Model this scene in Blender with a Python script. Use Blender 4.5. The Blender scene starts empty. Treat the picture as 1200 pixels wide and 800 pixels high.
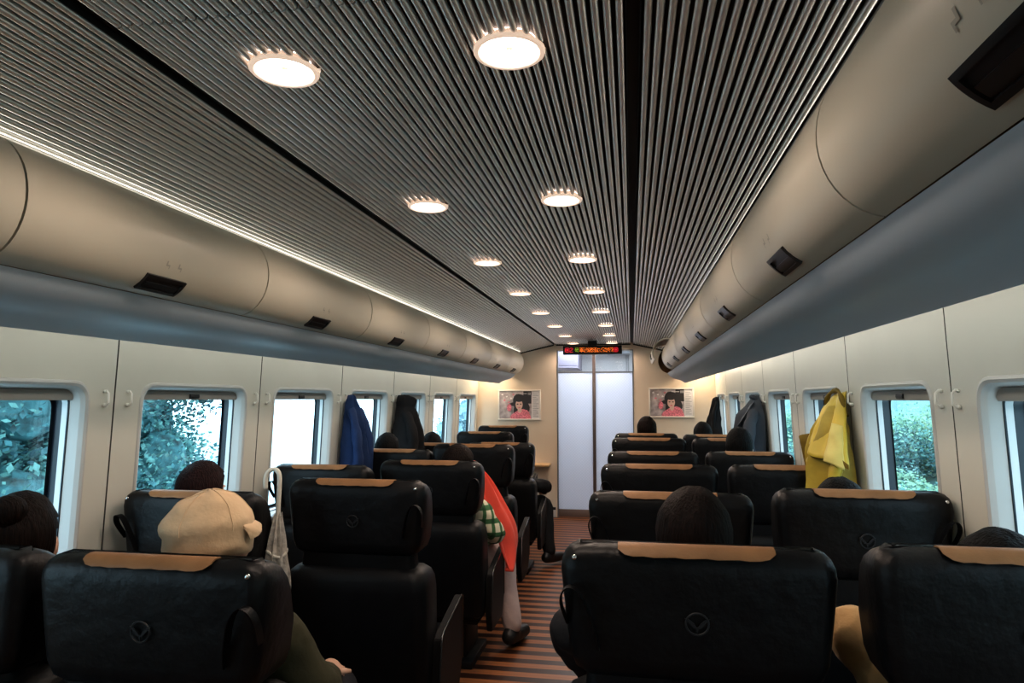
import bpy, bmesh, math, random
from mathutils import Vector, Matrix, noise
random.seed(7)
C = bpy.context.scene.collection
sin, cos, pi = math.sin, math.cos, math.pi

# ---------------------------------------------------------------- materials
def nodes_of(name):
    m = bpy.data.materials.new(name); m.use_nodes = True
    nt = m.node_tree; b = nt.nodes['Principled BSDF']
    return m, nt, b
def mat(name, col, rough=.5, metal=0, spec=.5, var=.0, vscale=8, bump=0, bscale=40, coat=0, emit=None, estr=0, sheen=0, stretch=None):
    m, nt, b = nodes_of(name)
    b.inputs['Base Color'].default_value = (*col, 1)
    b.inputs['Roughness'].default_value = rough
    b.inputs['Metallic'].default_value = metal
    b.inputs['Specular IOR Level'].default_value = spec
    b.inputs['Coat Weight'].default_value = coat
    b.inputs['Sheen Weight'].default_value = sheen
    if emit:
        b.inputs['Emission Color'].default_value = (*emit, 1); b.inputs['Emission Strength'].default_value = estr
    tc = nt.nodes.new('ShaderNodeTexCoord')
    src = tc.outputs['Object']
    if stretch:
        mp = nt.nodes.new('ShaderNodeMapping'); mp.inputs['Scale'].default_value = stretch
        nt.links.new(src, mp.inputs[0]); src = mp.outputs[0]
    if var:
        n = nt.nodes.new('ShaderNodeTexNoise'); n.inputs['Scale'].default_value = vscale; n.inputs['Detail'].default_value = 5
        nt.links.new(src, n.inputs['Vector'])
        r = nt.nodes.new('ShaderNodeValToRGB')
        r.color_ramp.elements[0].position = .3; r.color_ramp.elements[1].position = .7
        r.color_ramp.elements[0].color = (*[max(0, c*(1-var)) for c in col], 1)
        r.color_ramp.elements[1].color = (*[min(1, c*(1+var)) for c in col], 1)
        nt.links.new(n.outputs[0], r.inputs[0]); nt.links.new(r.outputs[0], b.inputs['Base Color'])
    if bump:
        n = nt.nodes.new('ShaderNodeTexNoise'); n.inputs['Scale'].default_value = bscale; n.inputs['Detail'].default_value = 4
        nt.links.new(src, n.inputs['Vector'])
        bp = nt.nodes.new('ShaderNodeBump'); bp.inputs['Strength'].default_value = bump; bp.inputs['Distance'].default_value = .01
        nt.links.new(n.outputs[0], bp.inputs['Height']); nt.links.new(bp.outputs[0], b.inputs['Normal'])
    return m

M = {}
M['wall'] = mat('cream_wall_panel', (.58, .565, .50), .42, var=.03, vscale=3)
M['wall_end'] = mat('beige_end_wall', (.66, .55, .43), .5, var=.03, vscale=2)
M['seam'] = mat('dark_seam', (.10, .095, .085), .7)
M['bin'] = mat('cream_bin_door', (.60, .555, .455), .38, var=.03, vscale=2)
M['under'] = mat('blue_grey_underside', (.50, .59, .67), .45, var=.03, vscale=3)
M['latch'] = mat('black_latch', (.012, .012, .013), .3)
M['mark'] = mat('grey_print', (.42, .39, .325), .6)
M['brown'] = mat('brown_bin_interior', (.20, .085, .025), .5, var=.2, vscale=20)
M['alu'] = mat('brushed_aluminium', (.90, .88, .85), .26, metal=.5, var=.03, vscale=60)
M['back'] = mat('dark_brown_ceiling_backing', (.028, .020, .018), .8)
M['black'] = mat('black_gap', (.006, .006, .006), .7)
M['leather'] = mat('black_leather', (.0040, .0042, .0050), .42, var=.35, vscale=12, bump=.38, bscale=22, spec=.25)
M['leather_fine'] = mat('black_grained_leather', (.0035, .0037, .0045), .46, var=.3, vscale=12, bump=.08, bscale=200, spec=.22)
M['tan'] = mat('tan_leather_cover', (.27, .14, .06), .5, var=.15, vscale=15, bump=.08, bscale=120)
M['emblem'] = mat('grey_embossed_emblem', (.022, .023, .025), .45, spec=.3)
M['chrome'] = mat('polished_steel', (.65, .65, .66), .22, metal=1)
M['dark_metal'] = mat('dark_metal', (.03, .03, .032), .4, metal=.6)
M['plastic'] = mat('black_plastic', (.012, .012, .013), .45)
M['shell'] = mat('dark_seat_shell', (.0045, .0047, .0055), .5, spec=.25)
M['frame'] = mat('light_grey_window_frame', (.50, .49, .47), .4, var=.02)
M['reveal'] = mat('pale_reveal', (.62, .64, .64), .35)
M['frit'] = mat('dark_window_edge', (.004, .008, .016), .3)
M['blind'] = mat('grey_beige_blind_bar', (.34, .32, .29), .5)
M['hook'] = mat('white_hook', (.78, .77, .72), .3)
M['white'] = mat('white_paint', (.8, .8, .8), .5, var=.02)
M['print_bg'] = mat('poster_print_background', (.42, .36, .36), .4, var=.45, vscale=14)
M['print_dark'] = mat('poster_print_dark', (.035, .03, .032), .4)
M['print_skin'] = mat('poster_print_skin', (.62, .42, .36), .4)
M['print_pink'] = mat('poster_print_pink', (.66, .20, .25), .4, var=.5, vscale=90)
M['print_white'] = mat('poster_print_white', (.74, .70, .69), .4)
M['print_text'] = mat('poster_print_text', (.35, .33, .34), .5)
M['poster_frame'] = mat('white_poster_frame', (.74, .69, .62), .4)
M['wood'] = mat('pale_wood_shelf', (.62, .40, .20), .4, var=.2, vscale=10, stretch=(1, 12, 1))
M['kick'] = mat('brown_kick_plate', (.20, .15, .13), .4, metal=.3)
M['skin'] = mat('skin', (.62, .38, .27), .5, var=.06)
def hair_mat(name, col):
    m, nt, b = nodes_of(name); tc = nt.nodes.new('ShaderNodeTexCoord'); mp = nt.nodes.new('ShaderNodeMapping'); mp.inputs['Scale'].default_value = (60, 60, 5)
    n = nt.nodes.new('ShaderNodeTexNoise'); n.inputs['Scale'].default_value = 3; n.inputs['Detail'].default_value = 3
    nt.links.new(tc.outputs['Object'], mp.inputs[0]); nt.links.new(mp.outputs[0], n.inputs['Vector'])
    r = nt.nodes.new('ShaderNodeValToRGB'); r.color_ramp.elements[0].position = .35; r.color_ramp.elements[1].position = .7
    r.color_ramp.elements[0].color = (*[c*.4 for c in col], 1); r.color_ramp.elements[1].color = (*[c*1.9 for c in col], 1)
    nt.links.new(n.outputs[0], r.inputs[0]); nt.links.new(r.outputs[0], b.inputs['Base Color'])
    bp = nt.nodes.new('ShaderNodeBump'); bp.inputs['Strength'].default_value = .7; bp.inputs['Distance'].default_value = .01
    nt.links.new(n.outputs[0], bp.inputs['Height']); nt.links.new(bp.outputs[0], b.inputs['Normal'])
    b.inputs['Roughness'].default_value = .6; b.inputs['Specular IOR Level'].default_value = .10
    return m
M['hair_black'] = hair_mat('black_hair', (.0035, .003, .003))
M['hair_brown'] = hair_mat('dark_brown_hair', (.008, .004, .003))
M['hair_red'] = hair_mat('reddish_dark_hair', (.016, .0055, .0055))
M['eye_white'] = mat('eye_white', (.8, .8, .78), .2)
def cloth(name, col, var=.15, bump=.5, bscale=18, rough=.8):
    return mat(name, col, rough, var=var, vscale=9, bump=bump, bscale=bscale, sheen=.12 if max(col) > .3 else 0, spec=.5 if max(col) > .3 else .2)
M['beige'] = cloth('beige_cotton_cap', (.63, .46, .29), .10, .5, 26)
M['olive'] = cloth('olive_cloth', (.045, .042, .022))
M['navy'] = cloth('navy_cloth', (.012, .016, .03))
M['charcoal'] = cloth('charcoal_cloth', (.022, .022, .026))
M['black_cloth'] = cloth('black_cloth', (.010, .010, .011))
M['coral'] = cloth('coral_cloth', (.80, .085, .05), .06, .35, 10)
M['pale_pink'] = cloth('pale_pink_trousers', (.50, .40, .38))
M['tan_cloth'] = cloth('tan_coat_cloth', (.48, .29, .12), .2, .6, 14)
M['blue_cloth'] = cloth('blue_jacket_cloth', (.015, .036, .105), .15, .5)
M['grey_suit'] = cloth('grey_suit_cloth', (.055, .062, .075), .1, .3)
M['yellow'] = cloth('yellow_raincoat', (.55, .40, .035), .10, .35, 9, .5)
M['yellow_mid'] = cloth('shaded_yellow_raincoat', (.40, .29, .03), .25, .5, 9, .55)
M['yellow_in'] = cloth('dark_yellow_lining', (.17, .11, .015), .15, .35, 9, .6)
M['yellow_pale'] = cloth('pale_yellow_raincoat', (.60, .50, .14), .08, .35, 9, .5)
M['brolly'] = mat('pale_umbrella_film', (.50, .47, .42), .35, var=.3, vscale=30, bump=.8, bscale=50)
M['brolly_white'] = mat('white_umbrella_handle', (.72, .70, .62), .3)
M['bark'] = mat('tree_bark', (.05, .05, .045), .9, var=.4, vscale=6, bump=.8, bscale=12)
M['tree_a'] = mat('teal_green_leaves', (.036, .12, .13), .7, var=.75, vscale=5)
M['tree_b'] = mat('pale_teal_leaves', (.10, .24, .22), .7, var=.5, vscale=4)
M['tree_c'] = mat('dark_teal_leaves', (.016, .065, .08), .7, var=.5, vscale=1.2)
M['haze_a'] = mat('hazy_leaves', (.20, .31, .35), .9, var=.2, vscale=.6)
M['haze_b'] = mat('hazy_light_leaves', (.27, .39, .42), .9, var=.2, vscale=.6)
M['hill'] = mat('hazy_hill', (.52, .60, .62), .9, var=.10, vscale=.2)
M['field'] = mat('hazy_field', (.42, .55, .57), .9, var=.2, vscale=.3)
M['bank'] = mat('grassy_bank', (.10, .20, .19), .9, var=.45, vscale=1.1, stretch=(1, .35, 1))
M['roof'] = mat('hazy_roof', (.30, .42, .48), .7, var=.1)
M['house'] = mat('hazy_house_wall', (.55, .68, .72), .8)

# plaid (green bands on cream), procedural
def plaid():
    m, nt, b = nodes_of('green_cream_plaid')
    tc = nt.nodes.new('ShaderNodeTexCoord'); sp = nt.nodes.new('ShaderNodeSeparateXYZ')
    nt.links.new(tc.outputs['Object'], sp.inputs[0])
    def band(o, s, thr):
        a = nt.nodes.new('ShaderNodeMath'); a.operation = 'MULTIPLY'; a.inputs[1].default_value = s
        nt.links.new(o, a.inputs[0])
        f = nt.nodes.new('ShaderNodeMath'); f.operation = 'FRACT'; nt.links.new(a.outputs[0], f.inputs[0])
        g = nt.nodes.new('ShaderNodeMath'); g.operation = 'LESS_THAN'; g.inputs[1].default_value = thr
        nt.links.new(f.outputs[0], g.inputs[0]); return g.outputs[0]
    add = nt.nodes.new('ShaderNodeMath'); add.operation = 'ADD'
    ad2 = nt.nodes.new('ShaderNodeMath'); ad2.operation = 'ADD'
    nt.links.new(sp.outputs[0], ad2.inputs[0]); nt.links.new(sp.outputs[1], ad2.inputs[1])
    nt.links.new(band(ad2.outputs[0], 15, .36), add.inputs[0]); nt.links.new(band(sp.outputs[2], 14, .36), add.inputs[1])
    r = nt.nodes.new('ShaderNodeValToRGB'); r.color_ramp.interpolation = 'CONSTANT'
    e = r.color_ramp.elements; e[0].color = (.72, .68, .52, 1); e[1].position = .4; e[1].color = (.055, .16, .06, 1)
    x = e.new(.95); x.color = (.02, .075, .03, 1)
    h = nt.nodes.new('ShaderNodeMath'); h.operation = 'MULTIPLY'; h.inputs[1].default_value = .5
    nt.links.new(add.outputs[0], h.inputs[0]); nt.links.new(h.outputs[0], r.inputs[0])
    nt.links.new(r.outputs[0], b.inputs['Base Color']); b.inputs['Roughness'].default_value = .8
    return m
M['plaid'] = plaid()

def floor_mat():
    m, nt, b = nodes_of('striped_wood_floor')
    tc = nt.nodes.new('ShaderNodeTexCoord'); sp = nt.nodes.new('ShaderNodeSeparateXYZ')
    nt.links.new(tc.outputs['Object'], sp.inputs[0])
    a = nt.nodes.new('ShaderNodeMath'); a.operation = 'MULTIPLY'; a.inputs[1].default_value = 1/.118
    nt.links.new(sp.outputs[1], a.inputs[0])
    f = nt.nodes.new('ShaderNodeMath'); f.operation = 'FRACT'; nt.links.new(a.outputs[0], f.inputs[0])
    r = nt.nodes.new('ShaderNodeValToRGB'); r.color_ramp.interpolation = 'LINEAR'
    e = r.color_ramp.elements
    e[0].position = 0; e[0].color = (.040, .013, .008, 1); e[1].position = .50; e[1].color = (.040, .013, .008, 1)
    x = e.new(.52); x.color = (.40, .15, .055, 1); x = e.new(.72); x.color = (.36, .135, .048, 1)
    x = e.new(.74); x.color = (.20, .065, .026, 1); x = e.new(.76); x.color = (.40, .155, .058, 1); x = e.new(.98); x.color = (.38, .145, .052, 1)
    nt.links.new(f.outputs[0], r.inputs[0])
    n = nt.nodes.new('ShaderNodeTexNoise'); n.inputs['Scale'].default_value = 6
    mp = nt.nodes.new('ShaderNodeMapping'); mp.inputs['Scale'].default_value = (1, 14, 1)
    nt.links.new(tc.outputs['Object'], mp.inputs[0]); nt.links.new(mp.outputs[0], n.inputs['Vector'])
    mx = nt.nodes.new('ShaderNodeMix'); mx.data_type = 'RGBA'; mx.blend_type = 'MULTIPLY'; mx.inputs[0].default_value = .45
    nt.links.new(r.outputs[0], mx.inputs[6]); nt.links.new(n.outputs[0], mx.inputs[7])
    nt.links.new(mx.outputs[2], b.inputs['Base Color'])
    b.inputs['Roughness'].default_value = .42
    b.inputs['Specular IOR Level'].default_value = .35
    return m
M['floor'] = floor_mat()

def glass(name, tint, refl=.06):
    m = bpy.data.materials.new(name); m.use_nodes = True; nt = m.node_tree; nt.nodes.clear()
    o = nt.nodes.new('ShaderNodeOutputMaterial'); t = nt.nodes.new('ShaderNodeBsdfTransparent'); g = nt.nodes.new('ShaderNodeBsdfGlossy')
    n = nt.nodes.new('ShaderNodeTexNoise'); n.inputs['Scale'].default_value = 1.2
    r = nt.nodes.new('ShaderNodeValToRGB'); r.color_ramp.elements[0].color = (*[c*.96 for c in tint], 1); r.color_ramp.elements[1].color = (*tint, 1)
    nt.links.new(n.outputs[0], r.inputs[0]); nt.links.new(r.outputs[0], t.inputs[0])
    g.inputs['Roughness'].default_value = .02
    x = nt.nodes.new('ShaderNodeMixShader'); x.inputs[0].default_value = refl
    nt.links.new(t.outputs[0], x.inputs[1]); nt.links.new(g.outputs[0], x.inputs[2]); nt.links.new(x.outputs[0], o.inputs[0])
    return m
M['glass'] = glass('tinted_window_glass', (.86, .95, 1.0))
M['clear'] = glass('clear_door_glass', (.93, .97, 1.0))
def frosted():
    m = bpy.data.materials.new('frosted_door_glass'); m.use_nodes = True; nt = m.node_tree; nt.nodes.clear()
    o = nt.nodes.new('ShaderNodeOutputMaterial'); t = nt.nodes.new('ShaderNodeBsdfTranslucent'); d = nt.nodes.new('ShaderNodeBsdfDiffuse')
    tc = nt.nodes.new('ShaderNodeTexCoord')
    v = nt.nodes.new('ShaderNodeTexChecker'); v.inputs['Scale'].default_value = 60
    v.inputs['Color1'].default_value = (.80, .85, .93, 1); v.inputs['Color2'].default_value = (.76, .81, .89, 1)
    nt.links.new(tc.outputs['Object'], v.inputs['Vector'])
    nt.links.new(v.outputs[0], t.inputs[0]); nt.links.new(v.outputs[0], d.inputs[0])
    x = nt.nodes.new('ShaderNodeMixShader'); x.inputs[0].default_value = .35
    nt.links.new(t.outputs[0], x.inputs[1]); nt.links.new(d.outputs[0], x.inputs[2]); nt.links.new(x.outputs[0], o.inputs[0])
    return m
M['frost'] = frosted()
def emis(name, col, s):
    m, nt, b = nodes_of(name)
    b.inputs['Base Color'].default_value = (*col, 1); b.inputs['Emission Color'].default_value = (*col, 1); b.inputs['Emission Strength'].default_value = s
    return m
M['lamp'] = emis('warm_lamp_diffuser', (1, .86, .76), 9)
M['lamp_dot'] = emis('lamp_centre', (1, .72, .60), .9)
M['lamp_trim'] = mat('pale_lamp_ring', (.85, .74, .62), .3, emit=(1, .72, .55), estr=.55)
M['led_red'] = emis('red_led', (1, .03, .06), 1.0)
M['led_orange'] = emis('orange_led', (1, .22, .03), 1.25)
M['led_green'] = emis('green_led', (.45, .75, .05), .5)

# ---------------------------------------------------------------- mesh helpers
def new_mesh(bm, name, mats, smooth=True, recalc=True):
    if recalc: bmesh.ops.recalc_face_normals(bm, faces=bm.faces)
    me = bpy.data.meshes.new(name); bm.to_mesh(me); bm.free()
    for m in (mats if isinstance(mats, (list, tuple)) else [mats]): me.materials.append(m)
    if smooth:
        for p in me.polygons: p.use_smooth = True
        try: me.set_sharp_from_angle(angle=math.radians(38))
        except Exception: pass
    return me
def obj(name, bm, mats, parent=None, smooth=True, loc=None, recalc=True):
    me = bm if isinstance(bm, bpy.types.Mesh) else new_mesh(bm, name, mats, smooth, recalc)
    o = bpy.data.objects.new(name, me); C.objects.link(o)
    if parent: o.parent = parent
    if loc: o.location = loc
    return o
def empty(name, loc=(0, 0, 0), rz=0):
    o = bpy.data.objects.new(name, None); o.empty_display_size = .1; C.objects.link(o); o.location = loc; o.rotation_euler = (0, 0, rz); return o
def tag(o, label, cat, group=None, kind=None):
    o['label'] = label; o['category'] = cat
    if group: o['group'] = group
    if kind: o['kind'] = kind
    return o
def struct(o): o['kind'] = 'structure'; return o
def copy_tree(o, parent=None):
    c = o.copy(); C.objects.link(c)
    if parent: c.parent = parent
    for ch in list(o.children): copy_tree(ch, c)
    return c
def box(bm, x0, x1, y0, y1, z0, z1, bev=0, seg=2, mi=0):
    vs = [bm.verts.new((x, y, z)) for x in (x0, x1) for y in (y0, y1) for z in (z0, z1)]
    fs = [bm.faces.new([vs[i] for i in f]) for f in ((0, 1, 3, 2), (4, 6, 7, 5), (0, 4, 5, 1), (2, 3, 7, 6), (0, 2, 6, 4), (1, 5, 7, 3))]
    for f in fs: f.material_index = mi
    if bev:
        es = list({e for f in fs for e in f.edges})
        r = bmesh.ops.bevel(bm, geom=es, offset=bev, segments=seg, affect='EDGES', profile=.5)
        for f in r['faces']: f.material_index = mi
    return bm
def loft(bm, rings, closed=True, cap=True, mi=0):
    R = [[bm.verts.new(p) for p in r] for r in rings]
    n = len(R[0])
    for a, b in zip(R, R[1:]):
        for i in range(n if closed else n-1):
            j = (i+1) % n
            f = bm.faces.new((a[i], a[j], b[j], b[i])); f.material_index = mi
    if cap and closed:
        f = bm.faces.new(R[0]); f.material_index = mi; f = bm.faces.new(R[-1]); f.material_index = mi
    return R
def frames(path):
    T = []
    for i, p in enumerate(path):
        a = path[max(0, i-1)]; b = path[min(len(path)-1, i+1)]
        T.append((Vector(b)-Vector(a)).normalized())
    ref = Vector((0, 0, 1)) if abs(T[0].z) < .9 else Vector((1, 0, 0))
    N = []; n = (ref - T[0]*ref.dot(T[0])).normalized()
    for t in T:
        n = (n - t*n.dot(t))
        n = n.normalized() if n.length > 1e-6 else t.orthogonal().normalized()
        N.append((n.copy(), t.cross(n)))
    return N
def tube(bm, path, r, seg=8, cap=True, mi=0, flat=1.0, round_ends=False):
    rr = list(r) if isinstance(r, (list, tuple)) else [r]*len(path)
    path = [Vector(p) for p in path]
    if round_ends:
        d0 = (path[0]-path[1]).normalized(); d1 = (path[-1]-path[-2]).normalized()
        pre = [(path[0]+d0*rr[0]*k, rr[0]*math.sqrt(max(.03, 1-k*k))) for k in (.95, .75, .45)]
        post = [(path[-1]+d1*rr[-1]*k, rr[-1]*math.sqrt(max(.03, 1-k*k))) for k in (.45, .75, .95)]
        path = [p for p, _ in pre]+path+[p for p, _ in post]; rr = [q for _, q in pre]+rr+[q for _, q in post]
    F = frames(path)
    rings = [[p + (n*cos(2*pi*k/seg)*flat + b*sin(2*pi*k/seg))*q for k in range(seg)] for p, q, (n, b) in zip(path, rr, F)]
    return loft(bm, rings, True, cap, mi)
def ellipsoid(bm, c, r, u=16, v=10, mat4=None, mi=0):
    rings = []
    for i in range(1, v):
        t = pi*i/v
        rings.append([(r[0]*sin(t)*cos(2*pi*k/u), r[1]*sin(t)*sin(2*pi*k/u), r[2]*cos(t)) for k in range(u)])
    top = (0, 0, r[2]); bot = (0, 0, -r[2]); c = Vector(c)
    X = (lambda p: c + ((mat4 @ Vector(p)) if mat4 else Vector(p)))
    R = [[bm.verts.new(X(p)) for p in ring] for ring in rings]
    a = bm.verts.new(X(top)); b = bm.verts.new(X(bot))
    for q, s in zip(R, R[1:]):
        for i in range(u): bm.faces.new((q[i], q[(i+1) % u], s[(i+1) % u], s[i])).material_index = mi
    for i in range(u):
        bm.faces.new((a, R[0][(i+1) % u], R[0][i])).material_index = mi
        bm.faces.new((b, R[-1][i], R[-1][(i+1) % u])).material_index = mi
def lathe(bm, prof, c=(0, 0, 0), seg=32, mi=0):
    rings = [[(c[0]+r*cos(2*pi*k/seg), c[1]+r*sin(2*pi*k/seg), c[2]+z) for k in range(seg)] for r, z in prof]
    return loft(bm, rings, True, False, mi)
def prism(bm, pts, d, mi=0):
    """extrude a closed 3D polygon by vector d"""
    d = Vector(d)
    return loft(bm, [pts, [Vector(p)+d for p in pts]], True, True, mi)
def poly(bm, pts, mi=0):
    f = bm.faces.new([bm.verts.new(p) for p in pts]); f.material_index = mi; return f
def smooth_pts(pts, n=6, closed=False):
    out = []; P = [Vector(p) for p in pts]; L = len(P)
    rng = range(L if closed else L-1)
    for i in rng:
        if closed: a, b, c, d = P[(i-1) % L], P[i], P[(i+1) % L], P[(i+2) % L]
        else: a, b, c, d = P[max(0, i-1)], P[i], P[i+1], P[min(L-1, i+2)]
        for k in range(n):
            t = k/n
            out.append(.5*((2*b)+(c-a)*t+(2*a-5*b+4*c-d)*t*t+(3*b-a-3*c+d)*t**3))
    if not closed: out.append(P[-1].copy())
    return out
def remeshed(bm, name, voxel, mats, smooth=3, disp=None):
    """union of overlapping closed pieces -> one continuous skin"""
    bmesh.ops.recalc_face_normals(bm, faces=bm.faces)
    me = bpy.data.meshes.new('tmp'); bm.to_mesh(me); bm.free()
    o = bpy.data.objects.new('tmp', me); C.objects.link(o)
    r = o.modifiers.new('r', 'REMESH'); r.mode = 'VOXEL'; r.voxel_size = voxel; r.use_smooth_shade = True
    s = o.modifiers.new('s', 'SMOOTH'); s.factor = .5; s.iterations = smooth
    dg = bpy.context.evaluated_depsgraph_get(); dg.update()
    res = bpy.data.meshes.new_from_object(o.evaluated_get(dg))
    bpy.data.objects.remove(o); bpy.data.meshes.remove(me)
    res.name = name; res.materials.clear()
    for m in (mats if isinstance(mats, (list, tuple)) else [mats]): res.materials.append(m)
    for p in res.polygons: p.use_smooth = True
    if disp:
        for v in res.vertices: v.co += Vector(disp(v.co))
    return res
ORD = ['', 'second ', 'third ', 'fourth ', 'fifth ', 'sixth ', 'seventh ', 'eighth ']
def nth(k): return ['first', 'second', 'third', 'fourth', 'fifth', 'sixth', 'seventh', 'eighth'][k]

# ================================================================ the carriage shell
CAMX, H = .44, 1.38
Y0, YE = -1.75, 8.1                      # rear and end wall
def wx(z): return 1.41 - .04*(z-.9)      # half width of the tapering side walls
LS = [2.18+.975*k for k in range(-4, 7)]  # panel seams, left
RS = [2.26+.985*k for k in range(-4, 7)]  # panel seams, right
LS = [max(Y0, y) for y in LS[:-1]] + [YE]; RS = [max(Y0, y) for y in RS[:-1]] + [YE]
ZT, ZB = 1.43, .76                       # window opening top and bottom

def wp(s, y, z, d=0): return (s*(wx(z)+d), y, z)   # a point on the wall, d outward
def rr_pts(y0, y1, z0, z1, r, n=9):
    """matched loops: square outline samples mapped onto a rounded rectangle"""
    cy, cz, hy, hz = (y0+y1)/2, (z0+z1)/2, (y1-y0)/2, (z1-z0)/2
    per = []
    ts = [-1, -.97, -.93, -.88, -.8, -.5, 0, .5, .8, .88, .93, .97]
    for t in ts: per.append((t, -1))
    for t in ts: per.append((1, t))
    for t in ts: per.append((-t, 1))
    for t in ts: per.append((-1, -t))
    out = []
    for u, v in per:
        y, z = u*hy, v*hz
        if abs(y) > hy-r and abs(z) > hz-r:
            c = Vector((math.copysign(hy-r, y), math.copysign(hz-r, z))); d = Vector((y, z))-c
            if d.length > 1e-9: d.normalize()
            q = c+d*r; y, z = q.x, q.y
        out.append((cy+y, cz+z))
    return out, per

def build_side(s, seams, side):
    bm = bmesh.new(); wins = []
    g = .0035
    for k in range(len(seams)-1):
        a, b = seams[k], seams[k+1]
        if b-a < .3: continue
        z0, z1 = .0, 2.05
        has = (b-a) > .8
        if has:
            if s < 0: w0, w1 = a+.14, b-.125
            else: w0, w1 = a+.14, b-.165
            inner, per = rr_pts(w0, w1, ZB, ZT, .06)
            outer = [((a+g)+(u+1)/2*(b-a-2*g), z0+(v+1)/2*(z1-z0)) for u, v in per]
            IN = [bm.verts.new(wp(s, y, z)) for y, z in inner]; OU = [bm.verts.new(wp(s, y, z)) for y, z in outer]
            n = len(IN)
            for i in range(n):
                j = (i+1) % n
                bm.faces.new((IN[i], IN[j], OU[j], OU[i]))
            wins.append((k, w0, w1))
        else:
            poly(bm, [wp(s, a+g, z0), wp(s, b-g, z0), wp(s, b-g, z1), wp(s, a+g, z1)])
        # the seam: a shallow dark groove
        for e in (a+g, b-g):
            poly(bm, [wp(s, e, z0), wp(s, e, z1), wp(s, e, z1, .012), wp(s, e, z0, .012)], 1)
        poly(bm, [wp(s, b-g, z0, .012), wp(s, b+g, z0, .012), wp(s, b+g, z1, .012), wp(s, b-g, z1, .012)], 1)
    w = struct(obj('wall_'+side, bm, [M['wall'], M['seam']], recalc=False))
    return wins

win_no = 0
def build_window(s, w0, w1, side):
    global win_no
    win_no += 1
    root = empty('window_%d' % win_no, (s*wx(ZB), (w0+w1)/2, ZB)); root['kind'] = 'structure'
    L = Vector(root.location)
    def P(y, z, d): return Vector(wp(s, y, z, d))-L
    def ring(bm, loops, mi=0):
        for a, b in zip(loops, loops[1:]):
            n = len(a)
            A = [bm.verts.new(p) for p in a]; B = [bm.verts.new(p) for p in b]
            for i in range(n):
                j = (i+1) % n
                bm.faces.new((A[i], A[j], B[j], B[i])).material_index = mi
    def lp(ins, d, r):
        pts, _ = rr_pts(w0+ins, w1-ins, ZB+ins, ZT-ins, r)
        return [P(y, z, d) for y, z in pts]
    bm = bmesh.new()
    ring(bm, [lp(-.012, .001, .07), lp(-.009, -.005, .07), lp(-.001, -.007, .064), lp(.007, -.002, .058), (lp(.014, .012, .054)), lp(.022, .045, .05)])
    obj('window_frame', bm, M['frame'], root)
    bm = bmesh.new(); ring(bm, [lp(.022, .045, .05), lp(.026, .046, .048), lp(.026, .050, .048)]); obj('window_gasket', bm, M['frit'], root)
    bm = bmesh.new(); ring(bm, [lp(.026, .050, .048), lp(.029, .068, .046)], 0)
    obj('window_reveal', bm, M['reveal'], root)
    bm = bmesh.new(); ring(bm, [lp(.029, .068, .046), lp(.031, .094, .045), lp(.044, .095, .04)]); obj('window_edge_band', bm, M['frit'], root)
    bm = bmesh.new(); poly(bm, lp(.030, .096, .045)); poly(bm, lp(.030, .104, .045)); obj('window_pane', bm, M['glass'], root, smooth=False)
    # the roller blind's bar across the top with its little grip
    bm = bmesh.new()
    y0, y1 = w0+.026, w1-.026
    prof = [(.030, ZT-.02), (.030, ZT-.050), (.034, ZT-.056), (.060, ZT-.056), (.064, ZT-.02)]
    loft(bm, [[P(y, z, d) for d, z in prof] for y in (y0, y1)])
    bb = obj('blind_bar', bm, M['blind'], root)
    bm = bmesh.new(); yc = (w0+w1)/2
    loft(bm, [[P(y, z, d) for d, z in ((.024, ZT-.032), (.022, ZT-.042), (.024, ZT-.050), (.031, ZT-.050), (.031, ZT-.032))] for y in (yc-.03, yc+.03)])
    obj('blind_grip', bm, M['dark_metal'], bb)

LW = build_side(-1, LS, 'left'); RW = build_side(1, RS, 'right')
for k, a, b in LW: build_window(-1, a, b, 'left')
for k, a, b in RW: build_window(1, a, b, 'right')

# floor, end wall, rear wall, roof
bm = bmesh.new(); box(bm, -1.5, 1.5, Y0-.05, YE+2.2, -.08, 0); struct(obj('floor', bm, M['floor'], smooth=False))
DX0, DX1, DZ = -.43, .467, 1.955
bm = bmesh.new()
box(bm, -1.5, DX0, YE, YE+.08, 0, 2.12); box(bm, DX1, 1.5, YE, YE+.08, 0, 2.12); box(bm, DX0, DX1, YE, YE+.08, DZ, 2.12)
struct(obj('wall_end', bm, M['wall_end'], smooth=False))
bm = bmesh.new(); box(bm, -1.5, 1.5, Y0-.08, Y0, 0, 2.12); struct(obj('wall_rear', bm, M['wall_end'], smooth=False))
bm = bmesh.new(); box(bm, -1.40, DX0-.02, YE-.018, YE, .0, .085, .004); box(bm, DX1+.02, 1.40, YE-.018, YE, 0, .085, .004)
box(bm, -1.40, DX0-.02, YE-.022, YE, .085, .115, .003, mi=1); box(bm, DX1+.02, 1.40, YE-.022, YE, .085, .115, .003, mi=1)
struct(obj('baseboard_end', bm, [M['frame'], M['dark_metal']]))
for s, nm in ((-1, 'left'), (1, 'right')):
    bm = bmesh.new(); loft(bm, [[(s*(wx(0)-.03), y, 0), (s*(wx(.2)-.03), y, .16), (s*(wx(.2)+.01), y, .20), (s*(wx(0)+.01), y, 0)] for y in (Y0, YE)])
    struct(obj('baseboard_'+nm, bm, M['dark_metal']))

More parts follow.
